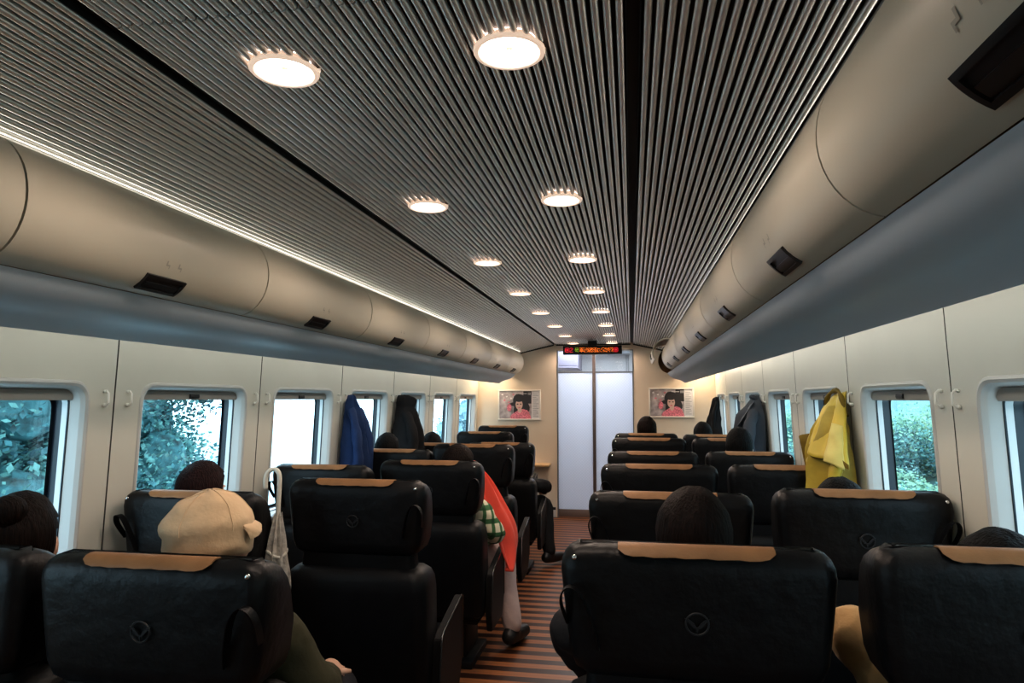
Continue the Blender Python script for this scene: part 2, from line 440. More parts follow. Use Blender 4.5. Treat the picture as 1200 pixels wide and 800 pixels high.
# ---- ceiling: backing, three fields of aluminium slats, two black gaps
CZ = 2.02; G0, G1 = .437, .467; SE, SZ = .87, 1.925
bm = bmesh.new()
box(bm, -1.5, 1.5, Y0-.08, YE+.08, 2.075, 2.12)
poly(bm, [(-G0-.01, Y0, CZ+.022), (G0+.01, Y0, CZ+.022), (G0+.01, YE, CZ+.022), (-G0-.01, YE, CZ+.022)])
for s in (-1, 1):
    poly(bm, [(s*(G1-.01), Y0, CZ+.024), (s*(SE+.02), Y0, SZ+.020), (s*(SE+.02), YE, SZ+.020), (s*(G1-.01), YE, CZ+.024)])
ceil = struct(obj('ceiling', bm, M['back'], smooth=False, recalc=False))
def slats(name, lines, breaks):
    bm = bmesh.new()
    prof = [(-.0064, .012)]+[(-.0064*cos(pi*k/10), .0058-.0058*sin(pi*k/10)) for k in range(11)]+[(.0064, .012)]
    for (x, z, ux, uz) in lines:
        segs = list(breaks)
        for lx in (-.222, .226):
            dx = abs(x-lx)
            if abs(ux-1) < 1e-6 and dx < .063:
                hw = math.sqrt(.063**2-dx*dx)
                for k in range(8):
                    yc = 1.195+.963*k; new = []
                    for a, b in segs:
                        if a < yc-hw and b > yc+hw: new += [(a, yc-hw), (yc+hw, b)]
                        else: new.append((a, b))
                    segs = new
        for y0, y1 in segs:
            loft(bm, [[(x+ux*p-uz*q, y, z+uz*p+ux*q) for p, q in prof] for y in (y0, y1)], True, True)
    return obj(name, bm, M['alu'], ceil)
n = 43
seg = [(Y0, 1.0), (1.004, 2.9), (2.904, 4.83), (4.834, 6.75), (6.754, YE-.01)]
slats('slat_field', [(-G0+.008+(2*G0-.016)*i/(n-1), CZ, 1, 0) for i in range(n)], seg)
for s in (-1, 1):
    ln = math.hypot(SE-G1, SZ-CZ); ux, uz = (SE-G1)/ln, (SZ-CZ)/ln; n = int(ln/.0198)
    L_ = []
    for i in range(n+1):
        t = (.008+(ln-.012)*i/n)/ln
        L_.append((s*(G1+(SE-G1)*t), CZ+(SZ-CZ)*t, ux if s > 0 else ux, uz*s))
    slats('slat_field', L_, [(Y0, YE-.01)])
for s in (-1, 1):
    bm = bmesh.new()
    loft(bm, [[(s*(G0+.002), y, CZ+.03), (s*(G0+.002), y, CZ+.002), (s*(G0+.004), y, CZ+.016), (s*(G1-.004), y, CZ+.016), (s*(G1-.002), y, CZ+.002), (s*(G1-.002), y, CZ+.03)] for y in (Y0, YE-.005)])
    obj('black_gap', bm, M['black'], ceil)
# dark edge where the ceiling meets the end wall
bm = bmesh.new()
box(bm, -G0, G0, YE-.012, YE-.001, CZ-.012, CZ+.02)
for s in (-1, 1): prism(bm, [(s*G1, YE-.012, CZ-.012), (s*1.2, YE-.012, SZ-.082), (s*1.2, YE-.012, SZ-.06), (s*G1, YE-.012, CZ+.02)], (0, .011, 0))
struct(obj('trim_1', bm, M['black'], smooth=False))
# short dark air slots between slats
bm = bmesh.new()
for yv, xs in ((1.66, (.03, .06)), (2.62, (-.03, .11)), (4.9, (-.05, .12)), (5.6, (-.05, .12)), (6.5, (-.2, .3))):
    x = xs[0]
    i0 = int((xs[0]+G0-.008)/((2*G0-.016)/42)); i1 = int((xs[1]+G0-.008)/((2*G0-.016)/42))
    for i in range(i0, i1+1):
        x = -G0+.008+(2*G0-.016)*(i+.5)/42
        box(bm, x-.004, x+.004, yv-.03, yv+.03, CZ+.012, CZ+.021)
obj('air_slot_row', bm, M['black'], ceil, smooth=False)

# ---- round downlights
for side, x in (('left', -.222), ('right', .226)):
    for k in range(8):
        y = 1.195+.963*k
        root = empty('ceiling_downlight', (x, y, CZ))
        tag(root, 'round warm ceiling downlight, %s one from the camera in the %s row' % (nth(k), side), 'ceiling light', 'round downlights in two rows along the slatted ceiling')
        if side == 'left' and k == 0:
            bm = bmesh.new(); lathe(bm, [(.0505, .018), (.0535, .006), (.0555, -.002), (.0575, -.0045), (.064, -.0045), (.0665, -.002), (.067, .0015)]); A = new_mesh(bm, 'trim_ring', M['lamp_trim'])
            bm = bmesh.new(); lathe(bm, [(.0012, .011), (.030, .0115), (.050, .013), (.051, .018)]); B = new_mesh(bm, 'diffuser', M['lamp'])
            bm = bmesh.new(); lathe(bm, [(.0005, .004), (.006, .0045), (.008, .007), (.008, .011)], seg=16); D = new_mesh(bm, 'centre_stud', M['lamp_dot'])
        obj('trim_ring', A, None, root); df = obj('diffuser', B, None, root); obj('centre_stud', D, None, df)
        ld = bpy.data.lights.new('downlight_beam', 'SPOT'); ld.energy = 12; ld.color = (1, .80, .66); ld.spot_size = math.radians(165); ld.spot_blend = .5; ld.shadow_soft_size = .05
        lo = bpy.data.objects.new('downlight_beam', ld); C.objects.link(lo); lo.parent = root; lo.location = (0, 0, -.012)

# ---- overhead luggage bins
EC, EZ, ERX, ERZ = .835, 1.780, .11, .13
def arc(t, off=0): t = math.radians(t); return (EC+(ERX+off)*cos(t), EZ+(ERZ+off)*sin(t))
T0, T1 = 76, 261
LEND, REND = 7.42, 7.42
def bin_parts(s):
    """door, body and latch of one bin, local y from 0 to .965"""
    Ln = .91; g = .003
    dp = [arc(T0+(T1-T0)*i/22) for i in range(23)]; di = [arc(T0+(T1-T0)*i/22, -.012) for i in range(23)]
    bm = bmesh.new(); loft(bm, [[(s*a, y, z) for a, z in dp+di[::-1]] for y in (g, Ln-g)])
    door = new_mesh(bm, 'bin_door', M['bin'])
    bm = bmesh.new()
    cp = [(.868, 1.895), (1.035, 1.885), (1.035, 1.660), (.835, 1.656)]; ci = [(.845, 1.666), (1.024, 1.670), (1.024, 1.876), (.868, 1.886)]
    loft(bm, [[(s*a, y, z) for a, z in cp+ci] for y in (g, Ln-g)])
    for y in (g, Ln-g-.012):
        pl = [arc(T0+(T1-T0)*i/10, -.013) for i in range(11)]+[(1.024, 1.670), (1.024, 1.876)]
        prism(bm, [(s*a, y, z) for a, z in pl], (0, .012, 0))
    body = new_mesh(bm, 'bin_body', M['brown'], smooth=False)
    bm = bmesh.new()
    def plate(t0, t1, y0, y1, o, mi):
        a = [arc(t0+(t1-t0)*i/6, o) for i in range(7)]; b = [arc(t0+(t1-t0)*i/6, -.002) for i in range(7)]
        loft(bm, [[(s*p, y, z) for p, z in a+b[::-1]] for y in (y0, y1)], mi=mi)
    c = .455; t0_, t1_ = 221, 246
    plate(t0_, t0_+4, c-.072, c+.072, .006, 0); plate(t1_-4, t1_, c-.072, c+.072, .006, 0)
    plate(t0_, t1_, c-.075, c-.066, .006, 0); plate(t0_, t1_, c+.066, c+.075, .006, 0); plate(t0_+2, t1_-2, c-.07, c+.07, .0015, 0); plate(t0_+11, t1_-6, c-.062, c+.062, .0045, 0)
    latch = new_mesh(bm, 'latch_handle', M['latch'], smooth=True)
    marks = []
    for dy in (-.028, .018):      # two little seat pictograms printed over the latch
        def q(y0, y1, t0, t1):
            A_ = arc(t0, .0012); B_ = arc(t1, .0012)
            poly(bm, [(s*A_[0], c+dy+y0, A_[1]), (s*A_[0], c+dy+y1, A_[1]), (s*B_[0], c+dy+y1, B_[1]), (s*B_[0], c+dy+y0, B_[1])])
        bm = bmesh.new(); marks.append(bm)
        q(0, .005, 201, 207); q(.005, .015, 205, 207); q(.012, .015, 207, 210)
    mark = [new_mesh(b_, 'seat_mark', M['mark'], smooth=False) for b_ in marks]
    return door, body, latch, mark
for s, side, first, last in ((-1, 'left', 1.13-.91*3, LEND), (1, 'right', 1.085-.91*3, REND)):
    door, body, latch, mark = bin_parts(s)
    k = 0; y = first
    idx = -2
    while y < last-.1:
        ln = min(.91, last-y); sc = ln/.91
        vis = idx
        root = empty('luggage_bin', (0, y, 0)); root.scale = (1, sc, 1)
        opened = (s > 0 and ln < .9 and y > 5)
        if idx < 0: lab = 'cream curved overhead luggage bin nearest the camera on the %s side' % side if idx == -1 else 'cream luggage bin behind the camera on the %s side' % side
        else: lab = 'cream overhead luggage bin with black latch, %s whole one from the camera, %s side' % (nth(idx), side)
        if opened: lab = 'overhead luggage bin with its door raised and brown inside showing, far right end'
        tag(root, lab, 'luggage bin', 'overhead luggage bins along both sides')
        d = obj('bin_door', door, None, root); b = obj('bin_body', body, None, root)
        obj('latch_handle', latch, None, d); [obj('seat_mark', m_, None, d) for m_ in mark]
        if opened:
            b['label'] = 'brown bin interior'
            hx, hz = arc(T0)
            d.location = (0, 0, 0)
            R_ = Matrix.Translation((hx, 0, hz)) @ Matrix.Rotation(math.radians(-(-42)), 4, 'Y') @ Matrix.Translation((-hx, 0, -hz))
            d.matrix_basis = R_
        y += .91; idx += 1
# continuous blue-grey underside below the bins (and the rounded nose at the far end)
UP = [(.819, 1.650), (.832, 1.634), (.850, 1.615), (.885, 1.594), (.924, 1.583), (.960, 1.571), (.985, 1.555), (1.000, 1.546), (1.010, 1.548), (1.016, 1.560), (1.036, 1.640), (.85, 1.650)]
tn = 2
for s, e in ((-1, LEND), (1, REND)):
    bm = bmesh.new()
    rings = [[(s*a, y, z) for a, z in UP] for y in (Y0, e)]
    loft(bm, rings)
    struct(obj('trim_%d' % tn, bm, M['under'])); tn += 1
    # nose
    full = [arc(T0+(T1-T0)*i/22) for i in range(23)] + UP[1:10] + [(1.03, 1.75), (1.03, 1.86), (.95, 1.90)]
    c = (.90, 1.76); bm = bmesh.new(); rings = []
    for i in range(9):
        t = i/8*pi/2; f = 1-.38*(1-cos(t)); 
        rings.append([(s*(c[0]+(a-c[0])*f), e+.10*sin(t), c[1]+(z-c[1])*f) for a, z in full])
    loft(bm, rings)
    for f in bm.faces:
        if f.calc_center_median().z < 1.645: f.material_index = 1
    struct(obj('trim_%d' % tn, bm, [M['bin'], M['under']] if s < 0 else [M['brown'], M['under']])); tn += 1
# cove behind the bins: back panel to the wall
for s in (-1, 1):
    bm = bmesh.new()
    pr = [(1.045, 1.66), (1.05, 1.80), (1.12, 1.88), (1.24, 1.88), (1.375, 1.80), (1.385, 1.80), (1.385, 1.91), (.87, 1.955), (.87, 1.92), (1.04, 1.90)]
    loft(bm, [[(s*a, y, z) for a, z in pr] for y in (Y0, YE)])
    struct(obj('trim_%d' % tn, bm, M['wall'])); tn += 1

# ---- white coat hooks, two beside every seam
for s, side, seams in ((-1, 'left', LS), (1, 'right', RS)):
    hook = None
    vis = 0
    for k in range(2, len(seams)-1):
        for d, wh in ((-.052, 'nearer'), (.060, 'farther')):
            y = seams[k]+d
            if y < 1.4: continue
            if hook is None:
                bm = bmesh.new()
                z = 1.38
                tube(bm, [(0, 0, .024), (-s*.012, 0, .027), (-s*.020, 0, .018), (-s*.021, 0, -.016), (-s*.012, 0, -.024), (0, 0, -.024)], [.0035, .004, .004, .004, .006, .005], 8)
                ellipsoid(bm, (-s*.006, 0, -.024), (.008, .0075, .0075), 10, 6); ellipsoid(bm, (-s*.006, 0, .024), (.007, .0065, .0065), 10, 6)
                hook = new_mesh(bm, 'coat_hook', M['hook'])
            HOOKR = hook
            o = obj('coat_hook', hook, None, loc=(s*wx(1.38), y, 1.38))
            tag(o, 'small white coat hook, %s of the pair at the %s seam, %s wall' % (wh, nth(k-4 if k >= 4 else 0), side), 'coat hook', 'white coat hooks between the windows')

# ================================================================ end wall: glass door, lobby, posters, display, shelf
root = empty('door_1', (0, YE, 0)); root['kind'] = 'structure'
yd = .030
MX = .006
bm = bmesh.new(); box(bm, DX0+.012, MX-.018, yd+.001, yd+.006, .09, 1.685); obj('frosted_panel', bm, M['frost'], root, smooth=False)
bm = bmesh.new(); box(bm, MX+.018, DX1-.012, yd+.001, yd+.006, .09, 1.685); obj('frosted_panel', bm, M['frost'], root, smooth=False)
bm = bmesh.new(); box(bm, DX0+.012, MX-.018, yd+.001, yd+.005, 1.70, DZ-.012); obj('clear_pane', bm, M['clear'], root, smooth=False)
bm = bmesh.new(); box(bm, MX+.018, DX1-.012, yd+.001, yd+.005, 1.70, DZ-.012); obj('clear_pane', bm, M['clear'], root, smooth=False)
bm = bmesh.new()
box(bm, MX-.018, MX+.018, yd-.014, yd+.02, 0, DZ, .003)
dm = M['dark_metal']; obj('door_mullion', bm, mat('grey_brown_mullion', (.16, .13, .125), .35, metal=.5), root)
bm = bmesh.new()
box(bm, DX0, DX0+.012, -.004, yd+.02, 0, DZ); box(bm, DX1-.012, DX1, -.004, yd+.02, 0, DZ); box(bm, DX0, DX1, -.004, yd+.02, DZ-.012, DZ)
box(bm, DX0+.012, MX-.018, yd-.004, yd+.01, 1.685, 1.70); box(bm, MX+.018, DX1-.012, yd-.004, yd+.01, 1.685, 1.70)
obj('door_frame', bm, mat('grey_door_frame', (.22, .23, .25), .35, metal=.5), root)
bm = bmesh.new(); box(bm, DX0+.012, MX-.018, yd-.006, yd+.012, 0, .09, .002); box(bm, MX+.018, DX1-.012, yd-.006, yd+.012, 0, .09, .002); obj('kick_plate', bm, M['kick'], root)
# the white lobby behind the door
bm = bmesh.new(); box(bm, -1.0, -.95, YE+.08, YE+2.1, 0, 2.1); box(bm, .95, 1.0, YE+.08, YE+2.1, 0, 2.1); box(bm, -1, 1, YE+2.1, YE+2.15, 0, 2.1); struct(obj('wall_lobby', bm, M['white'], smooth=False))
bm = bmesh.new(); box(bm, -1, 1, YE+.08, YE+2.15, 2.1, 2.14); struct(obj('ceiling_lobby', bm, M['white'], smooth=False))
bm = bmesh.new(); box(bm, -.94, -.28, YE+1.2, YE+2.1, 1.82, 2.09, .02); box(bm, -.94, -.28, YE+1.2, YE+2.1, 1.80, 1.82)
struct(obj('trim_20', bm, mat('lilac_grey_soffit', (.42, .38, .46), .5)))
bm = bmesh.new(); box(bm, .1, .42, YE+1.6, YE+2.1, 2.02, 2.05); box(bm, .37, .376, YE+2.08, YE+2.1, .1, 2.05); box(bm, .40, .406, YE+2.08, YE+2.1, .1, 2.05); struct(obj('trim_21', bm, mat('grey_lobby_trim', (.35, .37, .40), .5), smooth=False))
a = bpy.data.lights.new('lobby_lamp', 'AREA'); a.shape = 'RECTANGLE'; a.size = 1.2; a.size_y = 1.0; a.energy = 30; a.color = (.86, .93, 1)
o = bpy.data.objects.new('lobby_lamp', a); C.objects.link(o); o.location = (.05, YE+.9, 2.08)

def poster(x0, x1, z0, z1, side, flip):
    root = empty('framed_poster', ((x0+x1)/2, YE, (z0+z1)/2))
    tag(root, 'framed landscape poster of a dark-haired woman in pink, %s of the glass door' % side, 'poster', 'framed posters on the end wall')
    w, h = (x1-x0)/2, (z1-z0)/2
    bm = bmesh.new()
    b_ = .016
    for (a, b, c, d) in ((-w, w, h-b_, h), (-w, w, -h, -h+b_), (-w, -w+b_, -h+b_, h-b_), (w-b_, w, -h+b_, h-b_)): box(bm, a, b, -.020, -.001, c, d, .002)
    box(bm, -w+.004, w-.004, -.006, -.001, -h+.004, h-.004)
    obj('poster_frame', bm, M['poster_frame'], root)
    bm = bmesh.new()
    W, Hh = w-b_, h-b_
    dep = [-.007]
    def blob(cx, cz, rx, rz, mi, n=18, rot=0, wob=0):
        dep[0] -= .0003
        pts = []
        for k in range(n):
            t = 2*pi*k/n; q = 1+wob*sin(3*t+cx*40)
            x, z = rx*q*cos(t), rz*q*sin(t)
            pts.append((max(-W, min(.6*W, cx*W*1+x*cos(rot)-z*sin(rot))), dep[0], max(-Hh, min(Hh, cz*Hh+x*sin(rot)+z*cos(rot)))))
        poly(bm, pts, mi)
    def rect(a, b, c, d, mi):
        dep[0] -= .0003
        poly(bm, [(a*W, dep[0], c*Hh), (b*W, dep[0], c*Hh), (b*W, dep[0], d*Hh), (a*W, dep[0], d*Hh)], mi)
    rect(-1, 1, -1, 1, 0)
    rect(.60, 1, -1, 1, 4)                                     # the pale text column
    for k in range(15):
        rect(.66, .90+.06*math.sin(k*2.3), .80-k*.115, .765-k*.115, 5)
    rect(.20, .60, .10, 1, 1)                                  # dark right-hand backdrop
    for k in range(7): blob(-.85+.11*k, .75-.14*((k*3) % 5), .012, .010, 3 if k % 2 else 4, wob=.2)
    blob(.02, .18, .085, .105, 1, wob=.08)                     # hair
    blob(.22, -.10, .06, .10, 1, rot=.4, wob=.1); blob(-.13, -.28, .035, .085, 1, rot=-.15); blob(-.36, .05, .032, .020, 1, wob=.2)
    blob(.10, -.86, .125, .085, 3, wob=.12)                    # pink flowered clothes
    blob(.02, -.36, .024, .035, 2); blob(-.01, .02, .043, .060, 2)
    blob(-.02, .36, .046, .024, 1)
    blob(-.085, .06, .012, .006, 1); blob(.070, .06, .012, .006, 1); blob(-.005, -.20, .013, .008, 3)
    blob(-.50, -.20, .028, .045, 3)      # pink fan
    rect(.02, .38, .80, .84, 4)                                # white headline rule
    for k in range(3): rect(.44+.05*k, .46+.05*k, .72, .90, 4)
    obj('poster_print', bm, [M['print_bg'], M['print_dark'], M['print_skin'], M['print_pink'], M['print_white'], M['print_text']], root, smooth=False, recalc=False)
poster(-1.14, -.622, 1.125, 1.485, 'left', 0)
poster(.637, 1.147, 1.163, 1.505, 'right', 1)

bm = bmesh.new(); box(bm, -.80, -.506, YE-.24, YE-.001, .60, .625, .006)
tag(obj('wall_shelf', bm, M['wood']), 'small pale wooden shelf fixed to the end wall left of the glass door', 'shelf')

# the LED information display under the ceiling in front of the door
root = empty('information_display', (.02, 7.62, 1.96)); tag(root, 'narrow black LED display with red and orange characters above the glass door', 'display')
bm = bmesh.new(); box(bm, -.325, .325, -.05, .05, -.09, .005, .006); obj('display_housing', bm, M['plastic'], root)
bm = bmesh.new(); box(bm, -.05, .05, -.012, .012, .005, .06); obj('display_bracket', bm, M['dark_metal'], root)
rnd = random.Random(11)
G2 = ['01110', '10001', '00001', '00110', '01000', '10000', '11111']
RING = ['0111110', '1000001', '1011101', '1011101', '1011101', '1000001', '0111110']
CAR = ['1111111', '0001000', '0111110', '0101010', '0111110', '1111111', '0001000']
GO = ['0111110', '0100010', '0111110', '1111111', '0010000', '0111110', '0000010']
chars = [(RING, 0), (G2, 0), (GO, 2)] + [(CAR, 1)] + [([''.join('1' if rnd.random() < .47 else '0' for _ in range(7)) for _ in range(7)], 1) for _ in range(6)] + [(RING, 0)]
bm = bmesh.new(); x = -.302; p = .0072
for g, mi in chars:
    for r, row in enumerate(g):
        for c, ch in enumerate(row):
            if ch == '1':
                xx = x+c*p; zz = -.018-r*p
                poly(bm, [(xx, -.0515, zz), (xx+.0058, -.0515, zz), (xx+.0058, -.0515, zz-.0058), (xx, -.0515, zz-.0058)], mi)
    x += .0535
obj('display_characters', bm, [M['led_red'], M['led_orange'], M['led_green']], root, smooth=False, recalc=False)

# ================================================================ seats
SW = .266
def plan(w, d_c, d_w, r, ins=0, n=6):
    """wrap-around plan outline: flat back, wings reaching forward at both sides"""
    w -= ins; pts = []
    back = ins
    for k in range(n+1):
        t = pi+pi/2*k/n; pts.append((-w+r+r*cos(t), back+r+r*sin(t)))
    for k in range(1, 5): pts.append((-w+r+(2*w-2*r)*k/5, back-.004*(1-abs(2*k/5-1))))
    for k in range(n+1):
        t = 1.5*pi+pi/2*k/n; pts.append((w-r+r*cos(t), back+r+r*sin(t)))
    f = d_w-ins; c = d_c-ins
    pts += [(w-.004, f-.02), (w-.018, f), (w-.040, f-.008), (w-.075, c+.012), (w-.12, c)]
    pts += [(w*.3, c-.004), (0, c-.005), (-w*.3, c-.004)]
    pts += [(-w+.12, c), (-w+.075, c+.012), (-w+.040, f-.008), (-w+.018, f), (-w+.004, f-.02)]
    return pts
def headrest_mesh():
    bm = bmesh.new(); rings = []
    zb, zt = .795, 1.072
    prof = [(zb, .034, .90), (zb+.006, .018, .91), (zb+.02, .006, .92), (zb+.05, 0, .935), (zb+.12, 0, .965), (zb+.19, 0, .99), (zt-.055, 0, 1), (zt-.034, .002, 1), (zt-.018, .008, 1), (zt-.007, .018, 1), (zt, .036, 1)]
    for z, i, f in prof:
        q = .055+.063*min(1, max(0, (1.072-z)/.12))**.7; wg = .080+.105*min(1, max(0, (1.072-z)/.14))**.6
        rings.append([(x, y+(1.072-z)*.05, z) for x, y in plan(SW*f, max(q, i*2+.012), max(wg, i*2+.02), .034, i)])
    loft(bm, rings)
    return new_mesh(bm, 'headrest', M['leather'])
def backrest_mesh():
    bm = bmesh.new(); rings = []
    zb, zt = .27, .760
    prof = [(zb, .03), (zb+.02, .008), (zb+.1, 0), (.5, 0), (zt-.09, 0), (zt-.05, .004), (zt-.024, .014), (zt-.008, .032), (zt, .06)]
    for z, i in prof: rings.append([(x, y-.010+(.76-z)*.10, z) for x, y in plan(SW+.006, .15, .20, .045, i)])
    loft(bm, rings)
    return new_mesh(bm, 'backrest', M['leather_fine'])
def cushion_mesh():
    bm = bmesh.new(); rings = []
    pr = [(.09, .30, .36), (.10, .285, .385), (.14, .275, .395), (.3, .275, .395), (.48, .275, .40), (.56, .28, .402), (.595, .295, .39), (.605, .32, .36)]
    for y, z0, z1 in pr:
        w = .245; r = .025; ring = []
        for cx, cz, t0 in ((w-r, z1-r, 0), (-w+r, z1-r, pi/2), (-w+r, z0+r, pi), (w-r, z0+r, 1.5*pi)):
            for k in range(5):
                t = t0+pi/2*k/4; ring.append((cx+r*cos(t), y, cz+min(r, (z1-z0)/2)*sin(t)))
        rings.append(ring)
    loft(bm, rings); return new_mesh(bm, 'seat_cushion', M['leather'])
def cover_mesh():
    bm = bmesh.new(); rings = []
    # tan leather strip folded over the top edge
    pr = [(-.0035, 1.0545), (-.002, 1.058), (.006, 1.067), (.014, 1.0735), (.026, 1.0762), (.040, 1.0755), (.056, 1.068), (.078, 1.05), (.112, .98), (.128, .90)]
    for i, (y, z) in enumerate(pr):
        w = .150 if i < 7 else .165
        if i == 0: w = .120
        if i == 1: w = .137
        rings.append([(w*k/6, y, z+(.0012*math.sin(k*2.1) if i < 2 else 0)) for k in range(-6, 7)])
    inner = [[(x, y+(.003 if i < 4 else -.002 if i > 6 else 0), z-(.003 if 2 < i < 8 else 0)) for x, y, z in r] for i, r in enumerate(rings)]
    loft(bm, [a+b[::-1] for a, b in zip(rings, inner)])
    return new_mesh(bm, 'headrest_cover', M['tan'])
def emblem_mesh():
    bm = bmesh.new()
    tube(bm, [(.0215*cos(2*pi*k/28), 0, .0215*sin(2*pi*k/28)) for k in range(29)], .0022, 6, False)
    for s in (-1, 1):
        pts = [(0, -.010), (s*.006, .001), (s*.014, .008), (s*.024, .011), (s*.0165, .003), (s*.008, -.007)]
        prism(bm, [(x, -.0015, z) for x, z in pts], (0, .003, 0))
    prism(bm, [(-.003, -.0015, -.006), (.003, -.0015, -.006), (0, -.0015, -.019)], (0, .003, 0))
    return new_mesh(bm, 'emblem', M['emblem'])
def grip_mesh(s):
    bm = bmesh.new()
    path = smooth_pts([(s*.252, .030, .905), (s*.262, -.004, .955), (s*.255, -.020, .985), (s*.236, -.026, .993), (s*.215, -.022, .965), (s*.196, -.004, .90), (s*.188, .012, .86)], 5)
    F = frames(path); rings = []
    for p, (n_, b_) in zip(path, F):
        t = Vector((0, 1, 0)); q = Vector((s, 0, .2)).normalized()
        rings.append([p+t*.013, p+t*.013+q*.003, p-t*.013+q*.003, p-t*.013])
    loft(bm, rings)
    return new_mesh(bm, 'grip_strap', M['leather_fine'])
def rivet_mesh(s):
    bm = bmesh.new(); lathe(bm, [(.0003, .004), (.004, .003), (.006, 0), (.006, -.003)], seg=12)
    bmesh.ops.rotate(bm, verts=bm.verts, cent=(0, 0, 0), matrix=Matrix.Rotation(pi/2, 3, 'X'))
    bmesh.ops.translate(bm, verts=bm.verts, vec=(s*.236, .001, 1.047)); return new_mesh(bm, 'rivet', M['chrome'])
def arm_outline():
    return [(.10, .30), (.13, .20), (.40, .20), (.455, .30), (.455, .545), (.44, .562), (.16, .50), (.13, .48)]
def armrest_mesh(s):
    bm = bmesh.new(); x0 = s*.2745; pts = [(x0, y, z) for y, z in arm_outline()]
    prism(bm, pts, (s*.030, 0, 0))
    es = [e for e in bm.edges]; bmesh.ops.bevel(bm, geom=es, offset=.004, segments=2, affect='EDGES')
    return new_mesh(bm, 'armrest', M['shell'])
def armtrim_mesh(s):
    bm = bmesh.new(); o_ = arm_outline()
    tube(bm, [(s*.3045, y, z) for y, z in [o_[3], o_[4], o_[5], o_[6], o_[7], o_[0]]], .0028, 6)
    return new_mesh(bm, 'metal_trim', M['chrome'])
def pedestal_mesh():
    bm = bmesh.new()
    box(bm, -.235, .235, .10, .54, .235, .285, .01); box(bm, -.16, .16, .18, .46, .04, .235, .02); box(bm, -.2, .2, .14, .50, 0, .04, .008)
    return new_mesh(bm, 'pedestal', M['shell'])
def stem_mesh():
    bm = bmesh.new()
    loft(bm, [[(x*f, y+.035, z) for x, y in plan(.225, .09, .10, .03, 0)] for z, f in ((.71, 1), (.76, .98), (.83, .95))])
    return new_mesh(bm, 'neck_panel', M['leather_fine'])
ME = dict(h=headrest_mesh(), b=backrest_mesh(), c=cushion_mesh(), v=cover_mesh(), e=emblem_mesh(), p=pedestal_mesh(), n=stem_mesh())
for s in (-1, 1): ME['g', s] = grip_mesh(s); ME['r', s] = rivet_mesh(s); ME['a', s] = armrest_mesh(s); ME['t', s] = armtrim_mesh(s)
def seat(x, y, top, outer, label):
    root = empty('train_seat', (x, y, 0)); root.scale = (1.05 if 0 < x < .7 else .965 if abs(x) > 1 else 1.01, 1, 1)
    tag(root, label, 'train seat', 'black leather seats in rows along the carriage')
    dz = top-1.072
    hd = obj('headrest', ME['h'], None, root, loc=(0, 0, dz))
    cv = obj('headrest_cover', ME['v'], None, hd); cv['label'] = 'tan leather cover folded over the headrest'
    em = obj('emblem', ME['e'], None, hd, loc=(0, -.0015, .925)); em.rotation_euler = (math.radians(3), 0, 0); em['label'] = 'grey round bird emblem'
    g = obj('grip_strap', ME['g', outer], None, hd); rv = obj('rivet', ME['r', outer], None, hd)
    obj('neck_panel', ME['n'], None, root, loc=(0, 0, dz*.5)); obj('backrest', ME['b'], None, root); obj('seat_cushion', ME['c'], None, root); obj('pedestal', ME['p'], None, root)
    for s in ((outer,) if abs(x) < 1 else ()):
        a_ = obj('armrest', ME['a', s], None, root); obj('metal_trim', ME['t', s], None, a_)
    return root
SEATS = {}
def S(key, x, y, top, outer, label): SEATS[key] = seat(x, y, top, outer, label)
XRA, XRW, XLA, XLW = .565, 1.140, -.580, -1.112
ROW = [1.47+.955*k for k in range(6)]
rn = ['front', 'second', 'third', 'fourth', 'fifth', 'sixth']
RA = [1.072, 1.055, 1.062, 1.052, 1.082, 1.070]; RW_ = [1.104, 1.096, 1.072, 1.058, 1.085, 1.064]
RWY = [1.38, 2.27, 3.33, 4.335, 5.29, 6.245]
LA = [1.040, 1.076, 1.062, 1.084, 1.035]; LW_ = [1.045, 1.05, 1.045, 1.045, 1.025]
LAY = [1.32, 2.425, 3.38, 4.335, 5.29]; LWY = [1.31, 2.20, 3.24, 4.335, 5.29]
nm = ['nearest the camera', 'second from the camera', 'third from the camera', 'fourth from the camera', 'fifth from the camera', 'sixth from the camera']
for k in range(6):
    S(('RA', k), XRA, ROW[k], RA[k], -1, 'black leather train seat right of the aisle, beside it, %s' % nm[k])
    S(('RW', k), XRW, RWY[k], RW_[k], 1, 'black leather train seat by the right windows, %s' % nm[k])
for k in range(5):
    S(('LA', k), XLA, LAY[k], LA[k], 1, 'black leather train seat left of the aisle, beside it, %s' % nm[k])
    S(('LW', k), XLW-(.022 if k == 0 else 0), LWY[k], LW_[k], -1, 'black leather train seat by the left windows, %s' % nm[k])
S(('LS', 0), -.915, 6.245, 1.072, 1, 'single black leather train seat on the left, last but one before the end wall')
S(('LS', 1), -.905, 7.12, 1.095, 1, 'single black leather train seat on the left, nearest the end wall')

